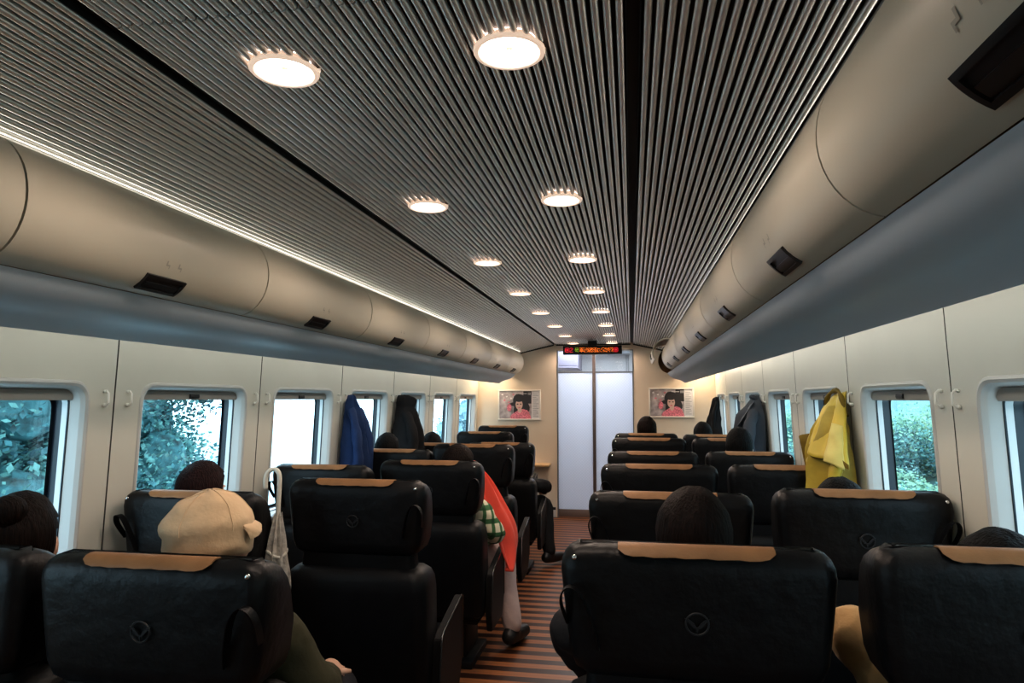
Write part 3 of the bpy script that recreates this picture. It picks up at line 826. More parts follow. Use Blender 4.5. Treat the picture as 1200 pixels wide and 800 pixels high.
# ================================================================ people
def chain(bm, pts, rad, seg=12):
    P = smooth_pts(pts, 4); n = len(P); m = len(pts)
    R = []
    for i in range(n):
        t = i/4; k = min(int(t), m-2); f = t-k; R.append(rad[k]*(1-f)+rad[k+1]*f)
    tube(bm, P, R, seg, True, round_ends=True)
def torso_loft(bm, rings, n=20):
    loft(bm, [[(cx+rx*cos(2*pi*k/n), cy+ry*sin(2*pi*k/n), z) for k in range(n)] for z, cx, cy, rx, ry in rings])
def head_pieces(bm, c, Rm):
    def E(off, r, u=16, v=12): ellipsoid(bm, Vector(c)+Rm @ Vector(off), r, u, v, Rm)
    E((0, -.006, .020), (.074, .094, .095)); E((0, .030, -.030), (.060, .062, .078)); E((0, .052, -.085), (.034, .034, .026))
    E((0, .094, -.022), (.013, .020, .016)); E((0, .084, .002), (.010, .016, .030))
    E((0, .087, -.056), (.024, .010, .008)); E((0, .085, .030), (.050, .012, .010))
    for s in (-1, 1):
        E((s*.076, .0, -.012), (.010, .020, .032)); E((s*.046, .064, -.020), (.020, .018, .018))
def hand_pieces(bm, w, d, side):
    """palm, four curled fingers, thumb; w wrist, d forward direction (unit)"""
    w = Vector(w); d = Vector(d).normalized(); lat = Vector((0, 0, 1)).cross(d).normalized()*(-side)   # towards the thumb side
    dn = Vector((0, 0, -1))
    c = w+d*.045
    chain(bm, [w-d*.01, w+d*.03, w+d*.075], [.024, .034, .034], 10)
    for k, (l, o) in enumerate(((.072, .030), (.080, .010), (.075, -.010), (.058, -.029))):
        b = w+d*.078+lat*o
        chain(bm, [b-d*.015, b+d*l*.5+dn*.004, b+d*l*.85+dn*.020, b+d*l*.95+dn*.036], [.0095, .0095, .0088, .0075], 8)
    b = w+d*.03+lat*.026
    chain(bm, [b-lat*.01, b+lat*.022+d*.022, b+lat*.030+d*.05+dn*.008], [.0115, .0105, .009], 8)

EYE = None
def person(label, x, y, top, hair, jacket, trousers, yaw=0, pitch=0, lean=0, style='short', arms=None, legs=None, seatc=None, hatted=False, sc=1.0, shoe='plastic'):
    """seated person; x offset of the head from the seat centre handled with lean"""
    global EYE
    root = empty('person', (x, y, 0))
    tag(root, label, 'person')
    hz = top-.122*sc
    zs = hz-.205; zh = .455
    hx, hy = lean, .285
    hip = Vector((0, .30, zh)); nb = Vector((lean*.42, .285, zs+.055))
    def tx(z): return lean*.42*max(0, min(1, (z-zh)/(zs-zh)))
    Rm = Matrix.Rotation(yaw, 3, 'Z') @ Matrix.Rotation(pitch, 3, 'X')
    sh = {s: Vector((tx(zs)+s*.165, .29, zs-.012)) for s in (-1, 1)}
    A = {}
    for s in (-1, 1):
        A[s] = arms[s] if arms and s in arms else (Vector((tx(zs)*.6+s*(.215 if s*x < 0 or abs(x) < 1 else .165), .33, max(.60, zs-.25))), Vector((s*.12, .545, .60)))
    G = {}
    for s in (-1, 1):
        G[s] = legs[s] if legs and s in legs else (Vector((s*.105, .735, .475)), Vector((s*.11, .745, .10)), Vector((0, 1, 0)))
    tr = [(.415, 0, .31, .13, .10), (.44, 0, .31, .165, .125), (.50, 0, .305, .168, .125), (zh+.13, tx(zh+.13), .295, .145, .105), ((zh+zs)/2+.03, tx((zh+zs)/2), .29, .150, .108), (zs-.06, tx(zs-.06), .288, .160, .112), (zs, tx(zs), .287, .125, .085), (zs+.035, tx(zs), .287, .062, .06)]
    hc = Vector((hx, hy, hz))
    # --- body: one continuous skin
    bm = bmesh.new()
    torso_loft(bm, tr)
    chain(bm, [(tx(zs), .283, zs-.03), ((tx(zs)+hx)/2, .28, zs+.06), (hx, .285, hz-.05)], [.060, .054, .055])
    head_pieces(bm, hc, Rm)
    for s in (-1, 1):
        el, wr = A[s]
        chain(bm, [sh[s]-Vector((s*.05, 0, .01)), sh[s], (sh[s]+el)/2, el, (el+wr)/2, wr], [.050, .052, .043, .037, .034, .025])
        hand_pieces(bm, wr, (wr-el).normalized()*.5+Vector((-s*.15, .6, -.05)), s)
        kn, an, fd = G[s]; fd = Vector(fd).normalized()
        chain(bm, [(s*.08, .32, .475), (Vector((s*.09, .32, .475))+kn)/2, kn, (kn*.6+an*.4), an], [.085, .078, .060, .054, .038])
        chain(bm, [an+Vector((0, 0, -.035))-fd*.03, an+Vector((0, 0, -.055))+fd*.06, an+Vector((0, 0, -.066))+fd*.15], [.036, .034, .026])
    body = remeshed(bm, 'body', .0095, M['skin'], 3)
    obj('body', body, None, root)
    # --- eyes
    if EYE is None:
        bm = bmesh.new(); ellipsoid(bm, (0, 0, 0), (.012, .010, .010), 14, 10)
        for f in bm.faces:
            c = f.calc_center_median()
            if c.y > 0 and math.hypot(c.x, c.z) < .0055: f.material_index = 1
        EYE = new_mesh(bm, 'eye', [M['eye_white'], M['hair_black']])
    if not hatted or True:
        for s in (-1, 1):
            e = obj('eye', EYE, None, root, loc=hc+Rm @ Vector((s*.032, .0715, .012))); e.rotation_euler = Rm.to_euler()
    # --- clothes
    bm = bmesh.new()
    g = .017
    torso_loft(bm, [(z-(.01 if i == 0 else 0), cx, cy, rx+g, ry+g) for i, (z, cx, cy, rx, ry) in enumerate(tr[1:7])]+[(zs+.040, tx(zs), .285, .080, .075)])
    for s in (-1, 1):
        el, wr = A[s]
        chain(bm, [sh[s]-Vector((s*.05, 0, .01)), sh[s], (sh[s]+el)/2, el, (el+wr)/2, wr-(wr-el).normalized()*.015], [.066, .070, .060, .056, .050, .042])
    nz = random.uniform(0, 50)
    obj('jacket', remeshed(bm, 'jacket', .012, jacket, 3, lambda co: noise.noise_vector(co*9+Vector((nz, 0, 0)))*.010+noise.noise_vector(co*24+Vector((nz, 3, 0)))*.005), None, root)
    bm = bmesh.new()
    torso_loft(bm, [(.405, 0, .31, .15, .115), (.44, 0, .31, .178, .138), (.50, 0, .305, .178, .136), (.56, 0, .30, .165, .125)])
    for s in (-1, 1):
        kn, an, fd = G[s]
        chain(bm, [(s*.08, .32, .475), (Vector((s*.09, .32, .475))+kn)/2, kn, (kn*.5+an*.5), an+Vector((0, 0, .015))], [.097, .090, .076, .066, .056])
    obj('trousers', remeshed(bm, 'trousers', .012, trousers, 3, lambda co: noise.noise_vector(co*9+Vector((nz, 9, 0)))*.008), None, root)
    for s in (-1, 1):
        kn, an, fd = G[s]; fd = Vector(fd).normalized()
        bm = bmesh.new()
        chain(bm, [an+Vector((0, 0, -.045))-fd*.035, an+Vector((0, 0, -.058))+fd*.06, an+Vector((0, 0, -.066))+fd*.165], [.045, .042, .036])
        chain(bm, [an+Vector((0, 0, .02)), an+Vector((0, 0, -.05))], [.046, .044])
        me = remeshed(bm, 'shoe', .010, M[shoe], 2)
        for v in me.vertices: v.co.z = max(v.co.z, .004)
        obj('shoe', me, None, root)
    # --- hair
    if not hatted:
        bm = bmesh.new(); u, v = 40, 26
        r = (.086, .108, .116) if style != 'bob' else (.092, .112, .118)
        rings = []
        for i in range(1, v):
            t = pi*i/v; ring = []
            for k in range(u):
                p = 2*pi*k/u
                n_ = Vector((sin(t)*cos(p), sin(t)*sin(p), cos(t)))
                w = 1+.035*noise.noise(n_*3.1+Vector((nz, 0, 0)))+.018*noise.noise(Vector((p*6, t*1.2, nz)))
                q = Vector((n_.x*r[0]*w, n_.y*r[1]*w-.008, n_.z*r[2]*w+.024))
                ring.append(q)
            rings.append(ring)
        R = [[bm.verts.new(q) for q in ring] for ring in rings]
        tp = bm.verts.new((0, -.008, r[2]+.024))
        def keep(q):
            a = math.atan2(q.y, abs(q.x))           # +: front
            lim = .035+.045*max(0, min(1, (a+.1)/.5)) if a > -.1 else (-.085 if style == 'short' else -.13)
            return q.z > lim
        for i in range(u): bm.faces.new((tp, R[0][i], R[0][(i+1) % u]))
        for a_, b_ in zip(R, R[1:]):
            for i in range(u):
                fq = (a_[i], b_[i], b_[(i+1) % u], a_[(i+1) % u])
                if all(keep(q.co) for q in fq): bm.faces.new(fq)
        bmesh.ops.delete(bm, geom=[q for q in bm.verts if not q.link_faces], context='VERTS')
        if style == 'bob':     # hair falling to the neck
            edge = [e for e in bm.edges if len(e.link_faces) == 1 and max(q.co.y for q in e.verts) < .03]
            ex = bmesh.ops.extrude_edge_only(bm, edges=edge)['geom']
            for q in ex:
                if isinstance(q, bmesh.types.BMVert): q.co.z -= .10; q.co.x *= .95; q.co.y = q.co.y*.8-.012
        if style == 'bun':
            ellipsoid(bm, (-.01, -.09, .10), (.042, .042, .040), 16, 10)
        for q in bm.verts: q.co = hc+Rm @ q.co
        h = obj('hair', bm, hair, root)
        so = h.modifiers.new('thick', 'SOLIDIFY'); so.thickness = .012; so.offset = -1
    return root, hc, Rm

V = Vector
person('person with dark hair in the left window seat nearest the camera', XLW-.035, 1.31, 1.118, M['hair_brown'], M['charcoal'], M['navy'], lean=-.01, yaw=.55, style='bun')
cap_root, hc, Rm = person('person in a beige flat cap and olive jacket, left of the aisle', XLA, 1.32, 1.14, None, M['olive'], M['charcoal'], yaw=-.35, lean=-.030, hatted=True,
    arms={1: (V((.235, .34, .66)), V((.16, .56, .60)))})
# the cap
Rm = Matrix.Rotation(-.72, 3, 'Z') @ Matrix.Rotation(.06, 3, 'X')
bm = bmesh.new(); u, v = 44, 16; rings = []
for i in range(v):
    t = pi*.5*i/(v-1)
    ring = []
    for k in range(u):
        p = 2*pi*k/u
        back = max(0, -sin(p))
        rx, ry, rz = .096, .114+.008*back, .108
        z = rz*sin(t); q = cos(t)**.85 if i < v-1 else 0.02
        flare = 1+.055*math.sin(min(1, t/.55)*pi)*(1+.4*back)
        wr = 1+.018*noise.noise(V((cos(p)*4, sin(p)*4, t*6)))
        ring.append((rx*q*flare*wr*cos(p), ry*q*flare*wr*sin(p)-.004, .028+z*(1-.12*back*(t/1.57))))
    rings.append(ring)
low = [[(x*.97, y*.97, z-.055) for x, y, z in rings[0]], [(x*.985, y*.985, z-.03) for x, y, z in rings[0]], [(x*.99, y*.99, z-.018) for x, y, z in rings[0]]]
loft(bm, low+rings, True, False)
bm.faces.new([q for q in bm.verts][-u:])
for k in range(6):       # raised panel seams
    p = 2*pi*k/6+.3
    tube(bm, [V(r_[int(p/(2*pi)*u) % u])*1.003 for r_ in rings[1:-1]], .0016, 5)
for q in bm.verts: q.co = V((q.co.x*.93, q.co.y*.91, q.co.z*.98)); q.co += noise.noise_vector(q.co*28)*.004+noise.noise_vector(V((q.co.x*16, q.co.y*16, q.co.z*45)))*.003*max(0, 1-(q.co.z-.02)/.09); q.co = hc+Rm @ q.co
cap = obj('flat_cap', bm, M['beige'], cap_root); cap.modifiers.new('t', 'SOLIDIFY').thickness = .003
bm = bmesh.new(); rings = []
for i in range(7):
    f = i/6
    rings.append([((.074+.008*math.sin(f*pi))*cos(t), .050+.070*f*max(.15, sin(t))**.6, .066-.018*f-.018*cos(t)**2-.018*f*f) for t in [pi*.04+pi*.92*k/16 for k in range(17)]])
up = rings; dn = [[(x, y, z-.007) for x, y, z in r_] for r_ in rings]
loft(bm, [a_+b_[::-1] for a_, b_ in zip(up, dn)])
for q in bm.verts: q.co = hc+Rm @ q.co
obj('cap_brim', bm, M['beige'], cap)

person('person whose reddish dark hair shows over the second left window seat', XLW, 2.20, 1.118, M['hair_red'], M['charcoal'], M['navy'], lean=-.12, style='bob')
pl_root, hc4, _ = person('person in green plaid shirt with coral shawl, pale trouser leg out in the aisle', XLA, 3.38, 1.115, M['hair_brown'], M['plaid'], M['pale_pink'], lean=.085, style='bob', yaw=-.15,
    arms={1: (V((.285, .325, .66)), V((.20, .54, .58)))}, legs={1: (V((.255, .62, .47)), V((.345, .50, .11)), V((.25, .9, 0)))})
# coral shawl falling from the shoulder on the aisle side
bm = bmesh.new()
L_ = smooth_pts([(.130, .34, 1.035), (.175, .37, .93), (.225, .36, .78), (.275, .36, .64), (.315, .37, .52), (.345, .385, .44)], 5)
R_ = smooth_pts([(.150, .40, 1.030), (.225, .47, .93), (.305, .52, .78), (.360, .545, .66), (.372, .52, .55), (.352, .40, .435)], 5)
rows = []
for a_, b_ in zip(L_, R_):
    row = []
    for k in range(11):
        f = k/10; p = a_.lerp(b_, f); amp = .016*math.sin(f*pi)+.004
        p = p+V((amp*math.sin(f*9+p.z*4), amp*.4*math.cos(f*7), 0)); row.append(p)
    rows.append(row)
loft(bm, rows, False, False)
sh_ = obj('shawl', bm, M['coral'], pl_root); sh_['label'] = 'coral red shawl'; sh_.modifiers.new('t', 'SOLIDIFY').thickness = .006

person('person whose dark hair top shows over the fourth left window seat', XLW, 4.335, 1.125, M['hair_black'], M['navy'], M['navy'], lean=-.14)
person('person whose dark hair top shows over the fifth left window seat', XLW, 5.29, 1.085, M['hair_black'], M['charcoal'], M['navy'], lean=-.10)
person('person in black with boots reaching into the aisle, in the fifth left aisle seat', XLA, 5.29, 1.02, M['hair_black'], M['black_cloth'], M['black_cloth'], lean=.02, pitch=-.25,
    arms={1: (V((.305, .40, .66)), V((.27, .62, .60)))}, legs={1: (V((.265, .60, .475)), V((.33, .46, .12)), V((.5, .8, 0)))})
person('person with dark hair and grey sleeve in the nearest seat right of the aisle', XRA, 1.47, 1.148, M['hair_brown'], M['charcoal'], M['navy'], lean=.02, style='bob',
    arms={-1: (V((-.285, .30, .80)), V((-.24, .50, .62)))})
person('person with black hair and tan coat in the right window seat nearest the camera', XRW, 1.38, 1.085, M['hair_black'], M['tan_cloth'], M['navy'], lean=.075, yaw=.2,
    arms={-1: (V((-.215, .35, .85)), V((-.10, .55, .78)))})
person('person whose dark hair shows over the second right window seat below the yellow raincoat', XRW, 2.27, 1.092, M['hair_black'], M['navy'], M['navy'], lean=0.005, style='bob')
person('person with short black hair, left ear showing, beside the grey suit jacket', XRW, 4.335, 1.182, M['hair_black'], M['charcoal'], M['navy'], lean=-.02, yaw=-.2)
person('person whose round brown-haired head rises above the farthest right aisle seat', XRA, 6.245, 1.20, M['hair_brown'], M['charcoal'], M['navy'], lean=.012, style='bob')
person('person whose dark head shows over the farthest right window seat beside a black coat', XRW, 6.245, 1.155, M['hair_black'], M['charcoal'], M['navy'], lean=-.06)

# ================================================================ hanging coats
def crumple(me, amp, sc=11, seed=0):
    for q in me.vertices: q.co += noise.noise_vector(q.co*sc+V((seed, 0, 0)))*amp+noise.noise_vector(q.co*sc*2.7+V((seed, 5, 0)))*amp*.4
def coat_loft(bm, base, s, levels, n=72, folds=5, amp=.16, ph=0, mi=0, cap=True):
    """levels: (z, y centre, half width, outward depth); s wall side. flat on the wall, folded towards the cabin"""
    rings = []
    for z, yc, w, d in levels:
        ring = []
        for k in range(n):
            t = 2*pi*k/n
            u = cos(t); v_ = max(0, sin(t))
            fd = 1+amp*math.sin(folds*t+ph+2.2*noise.noise(V((t*.7, z*5, ph))))*(.4+.6*v_)
            wv = w*u*(1+.05*math.sin(3*t+ph)); dv = d*(v_**.8*fd if sin(t) > 0 else .06*sin(t)*0)
            ring.append((s*(wx(base[2]+z)-.024-dv)-0*base[0], base[1]+yc+wv, base[2]+z))
        rings.append(ring)
    return loft(bm, rings, True, cap, mi)
def local(bm, o):
    for q in bm.verts: q.co -= V(o)
def coat(name, label, s, y, z, levels, m, folds=5, amp=.16, ph=0, collar=None, sleeves=()):
    base = (s*wx(z), y, z)
    root = empty(name, base); tag(root, label, 'coat')
    L = [levels[0]]
    # resample smoothly
    P = smooth_pts([V((a, b, c)) for a, b, c, d in levels], 4); Dp = smooth_pts([V((d, 0, 0)) for a, b, c, d in levels], 4)
    bm = bmesh.new(); coat_loft(bm, base, s, [(p.x, p.y, p.z, q.x) for p, q in zip(P, Dp)], folds=folds, amp=amp, ph=ph); local(bm, base)
    cb = obj('coat_body', bm, m, root); crumple(cb.data, .010, 12, ph*10)
    for path, rad in sleeves:
        bm = bmesh.new(); P = smooth_pts([(-s*a, b, c) for a, b, c in path], 5)
        R = [rad*(.75+.35*min(1, i/8))*(1+.06*math.sin(i*1.7)) for i in range(len(P))]
        tube(bm, P, R, 20, True, flat=.75); sl = obj('sleeve', bm, m, root); crumple(sl.data, .012, 14, ph)
    if collar:
        a, b, c, r = collar
        bm = bmesh.new(); tube(bm, [(-s*(.02+a+r*.8*cos(t)), b+r*sin(t), c+.02*cos(t)) for t in [pi*2*k/16 for k in range(17)]], [.014+.004*math.sin(k) for k in range(17)], 8, True); obj('collar', bm, m, root)
    return root
coat('blue_jacket', 'blue jacket hanging on a hook between the left windows, third to fourth', -1, 4.19, 1.405,
     [(0, 0, .008, .03), (-.03, .0, .03, .045), (-.12, .01, .065, .075), (-.25, .02, .095, .10), (-.40, .03, .115, .12), (-.60, .03, .125, .13)], M['blue_cloth'], 6, .22, .5, sleeves=[([(.06, -.05, -.09), (.12, -.07, -.28), (.12, -.06, -.56)], .04), ([(.06, .07, -.09), (.12, .11, -.28), (.11, .12, -.56)], .04)])
coat('black_coat', 'bulky black hooded coat hanging on the left wall beyond the blue jacket', -1, 5.165, 1.405,
     [(0, 0, .02, .07), (-.015, 0, .05, .115), (-.05, 0, .07, .13), (-.10, .0, .07, .12), (-.16, .01, .095, .15), (-.30, .02, .13, .19), (-.45, .02, .14, .20), (-.6, .02, .14, .20)], M['black_cloth'], 7, .2, 1.2, sleeves=[([(.11, -.06, -.14), (.17, -.09, -.30), (.16, -.08, -.56)], .05)])
gs = coat('grey_suit_jacket', 'dark grey suit jacket with lapel hanging on the right wall beyond the yellow raincoat', 1, 5.275, 1.405,
     [(0, 0, .012, .02), (-.03, .0, .05, .06), (-.08, 0, .11, .10), (-.14, .01, .16, .15), (-.24, .02, .17, .17), (-.38, .02, .165, .17), (-.60, .02, .165, .165)], M['grey_suit'], 4, .10, 2.0, collar=(.03, 0, -.03, .035), sleeves=[([(.09, -.13, -.12), (.14, -.19, -.28), (.14, -.19, -.60)], .05)])
bm = bmesh.new()
for p in ([(-.075, -.10, -.05), (-.185, -.085, -.22), (-.20, -.02, -.40), (-.175, .02, -.30), (-.10, -.01, -.08)],): prism(bm, p, (-.010, -.01, 0))
obj('lapel', bm, mat('lighter_grey_lapel', (.10, .115, .14), .7, var=.1), gs)
# the far right black coat hangs on one more hook next to the end wall
hk = obj('coat_hook', HOOKR, None, loc=(wx(1.38), 7.62, 1.38)); tag(hk, 'small white coat hook on the right wall holding the black coat near the end wall', 'coat hook', 'white coat hooks between the windows')
coat('black_coat', 'slim black coat hanging at the far right beside the end wall', 1, 7.62, 1.405,
     [(0, 0, .008, .03), (-.02, 0, .03, .06), (-.10, 0, .04, .08), (-.2, .0, .05, .10), (-.28, .0, .07, .13), (-.40, 0, .09, .15), (-.50, 0, .09, .14)], M['black_cloth'], 5, .2, .3, sleeves=[([(.05, -.03, -.06), (.09, -.05, -.2), (.10, -.05, -.42)], .025)])

# the yellow raincoat: hood folded over the body
yb = (wx(1.405), 3.30, 1.405); yr = empty('yellow_raincoat', yb)
tag(yr, 'bright yellow hooded raincoat hanging from a hook on the right wall', 'coat')
bm = bmesh.new()
lv = [(-.06, 0, .06, .05), (-.15, .0, .10, .10), (-.25, .0, .125, .13), (-.36, .0, .135, .14), (-.50, 0, .14, .145), (-.66, .0, .145, .145)]
P = smooth_pts([V(l[:3]) for l in lv], 5); Dp = smooth_pts([V((l[3], 0, 0)) for l in lv], 5)
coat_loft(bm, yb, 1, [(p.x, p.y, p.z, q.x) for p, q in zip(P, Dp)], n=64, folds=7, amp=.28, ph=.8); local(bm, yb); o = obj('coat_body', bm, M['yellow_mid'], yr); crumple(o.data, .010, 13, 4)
# hood: a folded sheet draped from the hook, its lower rim slanting towards the aisle
def Hd(r, c, off=0):
    y = (-.045+.10*c)*(1-r**.8)+(-.225+.375*c)*r**.8
    drop = .330-.155*c+.045*c*c
    z = .010-(r**1.1)*drop-.012*sin(pi*c)*(1-r)
    o_ = (.022+.135*r**.65)*max(0, sin(pi*(.05+.90*c)))**.5
    rid = lambda c0, w: max(0, 1-abs(c-c0)/w)
    o_ += .030*r*rid(.46+.10*(1-r), .16)-.020*r*(1-r)*4*rid(.30, .12)+.016*rid(.72-.1*r, .10)*r-.012*rid(.60, .08)*r+.006*noise.noise(V((r*7, c*9, 2)))
    z += .010*r*math.sin(c*12)
    return V((-o_-off, y, z))
def sheet(name, r0, r1, c0, c1, m, off, par, nr=22, nc=40, th=.004, edge=None):
    bm = bmesh.new()
    loft(bm, [[Hd(r0+(r1-r0)*i/nr, c0+(c1-c0)*k/nc, off*(1 if edge is None else sin(pi*k/nc)**.5)) for k in range(nc+1)] for i in range(nr+1)], False, False)
    o = obj(name, bm, m, par); o.modifiers.new('t', 'SOLIDIFY').thickness = th
    return o
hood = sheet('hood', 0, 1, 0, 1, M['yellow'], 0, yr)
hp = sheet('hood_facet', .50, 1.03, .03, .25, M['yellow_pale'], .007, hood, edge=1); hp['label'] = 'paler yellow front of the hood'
bm = bmesh.new(); loft(bm, [[Hd(1, k/40)+V((.05*f*sin(pi*k/40), 0, .02*f-.022*sin(pi*f)*sin(pi*k/40))) for k in range(41)] for f in (0, .25, .5, .75, 1)], False, False)
li = obj('hood_lining', bm, M['yellow_in'], hood); li['label'] = 'dark yellow lining'
bm = bmesh.new()
tube(bm, smooth_pts([(-.03, .115, -.13), (-.055, .105, -.06), (-.050, .065, -.005), (-.035, .0, .012), (-.035, -.065, -.02), (-.03, -.115, -.10)], 5), [.010+.003*math.sin(i) for i in range(26)], 8)
obj('collar', bm, M['yellow_in'], yr)
bm = bmesh.new(); rows = []
for i in range(13):
    f = i/12; a = V((-.05, .10, -.16)).lerp(V((-.07, .09, -.62)), f); b = V((-.150, .205, -.205)).lerp(V((-.130, .125, -.62)), f)
    rows.append([a.lerp(b, k/10)+V((-.018*math.sin(k*.9+f*3), .012*math.sin(k*1.1+f*4), 0)) for k in range(11)])
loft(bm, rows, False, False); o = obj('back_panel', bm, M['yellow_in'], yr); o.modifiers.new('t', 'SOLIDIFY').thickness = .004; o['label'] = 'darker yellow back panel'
for pth, rad in (([(-.07, .04, -.20), (-.125, .05, -.32), (-.13, .045, -.44), (-.12, .05, -.66)], .036), ([(-.07, -.10, -.24), (-.09, -.13, -.36), (-.09, -.14, -.48), (-.09, -.13, -.68)], .036)):
    bm = bmesh.new(); P = smooth_pts(pth, 8); tube(bm, P, [rad*(.8+.25*min(1, i/8))+.004*math.sin(i*1.3) for i in range(len(P))], 20, flat=.7); o = obj('sleeve', bm, M['yellow'], yr); crumple(o.data, .012, 14, rad*100)

# ================================================================ the white-handled umbrella hung on the second left window seat
ux, uy = -.842, 2.36
root = empty('umbrella', (ux, uy, .42)); tag(root, 'folded pale umbrella with white crook handle hung by the second left window seat', 'umbrella')
bm = bmesh.new()
tube(bm, smooth_pts([(-.046, -.01, .635), (-.047, -.01, .668), (-.038, -.006, .692), (-.018, 0, .700), (0, 0, .684), (.003, 0, .64), (.001, 0, .58), (.001, 0, .52)], 5), .0085, 10, round_ends=True); obj('crook_handle', bm, M['brolly_white'], root)
bm = bmesh.new(); tube(bm, [(0, 0, .55), (0, 0, .0)], .004, 8); obj('shaft', bm, M['chrome'], root)
bm = bmesh.new(); rings = []
for i in range(22):
    f = i/21; z = .535-.50*f; r = .012+.030*math.sin(min(1, f*1.35)*pi*.62)*(1-.62*max(0, f-.55)/.45)
    rings.append([(r*(1+.28*math.sin(8*t+f*3)+.12*math.sin(3*t+f*11))*cos(t), r*(1+.28*math.sin(8*t+f*3))*sin(t), z+(.012*math.sin(8*t) if i == 0 else 0)) for t in [2*pi*k/48 for k in range(48)]])
loft(bm, rings); obj('folded_canopy', bm, M['brolly'], root)
bm = bmesh.new(); tube(bm, [(.035*cos(t), .035*sin(t), .40+.01*math.sin(2*t)) for t in [2*pi*k/20 for k in range(21)]], .005, 6); obj('tie_strap', bm, M['brolly_white'], root)

# ================================================================ the world outside
def gmesh(name, x0, x1, y0, y1, nx, ny, fz, m):
    bm = bmesh.new(); G = []
    for i in range(nx+1):
        G.append([bm.verts.new((x0+(x1-x0)*i/nx, y0+(y1-y0)*j/ny, fz(x0+(x1-x0)*i/nx, y0+(y1-y0)*j/ny))) for j in range(ny+1)])
    for i in range(nx):
        for j in range(ny): bm.faces.new((G[i][j], G[i+1][j], G[i+1][j+1], G[i][j+1]))
    return struct(obj(name, bm, m))
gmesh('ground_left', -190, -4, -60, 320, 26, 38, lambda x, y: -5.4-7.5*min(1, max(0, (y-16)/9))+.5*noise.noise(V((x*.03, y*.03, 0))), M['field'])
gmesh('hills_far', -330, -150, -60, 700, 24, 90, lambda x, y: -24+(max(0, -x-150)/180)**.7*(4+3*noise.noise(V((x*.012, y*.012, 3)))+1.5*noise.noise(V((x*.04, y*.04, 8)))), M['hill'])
gmesh('embankment', 3.0, 13, -8, 70, 20, 110, lambda x, y: -1.0+max(0, x-3.3)*.62+.25*noise.noise(V((x*.9, y*.5, 1)))+.12*noise.noise(V((x*2.5, y*1.6, 4))), M['bank'])

def foliage(bm, blobs, n, size, rnd):
    for k in range(n):
        c, r = rnd.choice(blobs)
        d = V((rnd.gauss(0, 1), rnd.gauss(0, 1), rnd.gauss(0, 1))).normalized()*(r*(.62+.48*rnd.random()))
        p = V(c)+V((d.x, d.y, d.z*.9))
        a = V((rnd.gauss(0, 1), rnd.gauss(0, 1), rnd.gauss(0, .6))).normalized(); b = a.orthogonal().normalized()
        s = size*(.6+.8*rnd.random())
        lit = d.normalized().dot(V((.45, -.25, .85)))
        mi = 1 if lit+rnd.gauss(0, .35) > .35 else (2 if lit < -.3+rnd.gauss(0, .2) else 0)  # light painted in: paler leaves on the lit side, darker on the shaded
        f = bm.faces.new([bm.verts.new(p+a*s), bm.verts.new(p+b*s*.6), bm.verts.new(p-a*s), bm.verts.new(p-b*s*.6)]); f.material_index = mi
def tree(x, y, z0, h, r, seed, label, n=42000, cat='tree', group='trees outside the left windows', nb=34, size=.055, mats=('tree_a', 'tree_b', 'tree_c')):
    rnd = random.Random(seed)
    root = empty('leafy_tree', (x, y, z0)); tag(root, label, cat, group)
    bm = bmesh.new(); top = h*.75
    tube(bm, smooth_pts([(0, 0, 0), (.1, .05, h*.3), (-.05, .1, h*.55), (.05, 0, top)], 5), [.16*r/2.2*(1-.045*i) for i in range(16)], 10)
    for k in range(6):
        a = k*1.1; z = h*(.3+.07*k)
        tube(bm, [(0, 0, z), (cos(a)*r*.4, sin(a)*r*.4, z+.5), (cos(a)*r*.7, sin(a)*r*.7, z+.8)], [.07, .05, .02], 6)
    obj('trunk', bm, M['bark'], root)
    bl = []
    for k in range(nb):
        a = rnd.uniform(0, 2*pi); q = rnd.random()**.6*r*.72; zz = h*(.14+.80*rnd.random())
        f = math.sqrt(max(.12, 1-((zz-h*.48)/(h*.6))**2))
        bl.append(((cos(a)*q*f, sin(a)*q*f, zz), r*(.42+.2*rnd.random())))
    for k in range(9): bl.append(((r*.18*cos(k*2.1), r*.18*sin(k*2.1), h*(.12+.095*k)), r*(.66-.03*abs(k-4))))
    bm = bmesh.new()
    for c, rr in bl:
        ic = bmesh.ops.create_icosphere(bm, subdivisions=3, radius=rr*.58, matrix=Matrix.Translation(c))
        for q in ic['verts']: q.co += noise.noise_vector(q.co*1.4)*.3*rr
        for f in {f for q in ic['verts'] for f in q.link_faces}: f.material_index = 0
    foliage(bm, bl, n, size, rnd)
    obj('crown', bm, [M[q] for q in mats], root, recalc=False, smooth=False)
    return root
TL = [(-8.6, 1.2, 7.0, 2.6, 'dark teal leafy tree outside the nearest left window, behind the frame'), (-9.4, 4.9, 7.4, 2.7, 'tall teal leafy tree filling the nearest left window'),
      (-9.0, 8.2, 6.6, 2.5, 'teal leafy tree at the right of the nearest left window'), (-10.6, 10.6, 7.2, 2.6, 'pale teal tree filling the left of the second left window'),
      (-10.8, 14.5, 6.4, 2.25, 'pale leafy tree whose edge meets the sky in the second left window')]
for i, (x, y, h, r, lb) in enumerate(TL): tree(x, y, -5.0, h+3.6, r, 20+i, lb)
for i, (x, y, h, r) in enumerate(((-11.2, 15.8, 2.6, 1.6), (-12, 7, 4, 2.4), (-10, 3, 3.2, 1.9))):
    tree(x, y, -5.0, h+2.2, r, 40+i, ['low bush at the foot of the pale tree in the second left window', 'bush behind the trees in the nearest left window', 'low bush under the trees outside the nearest left window'][i], 16000, nb=12)
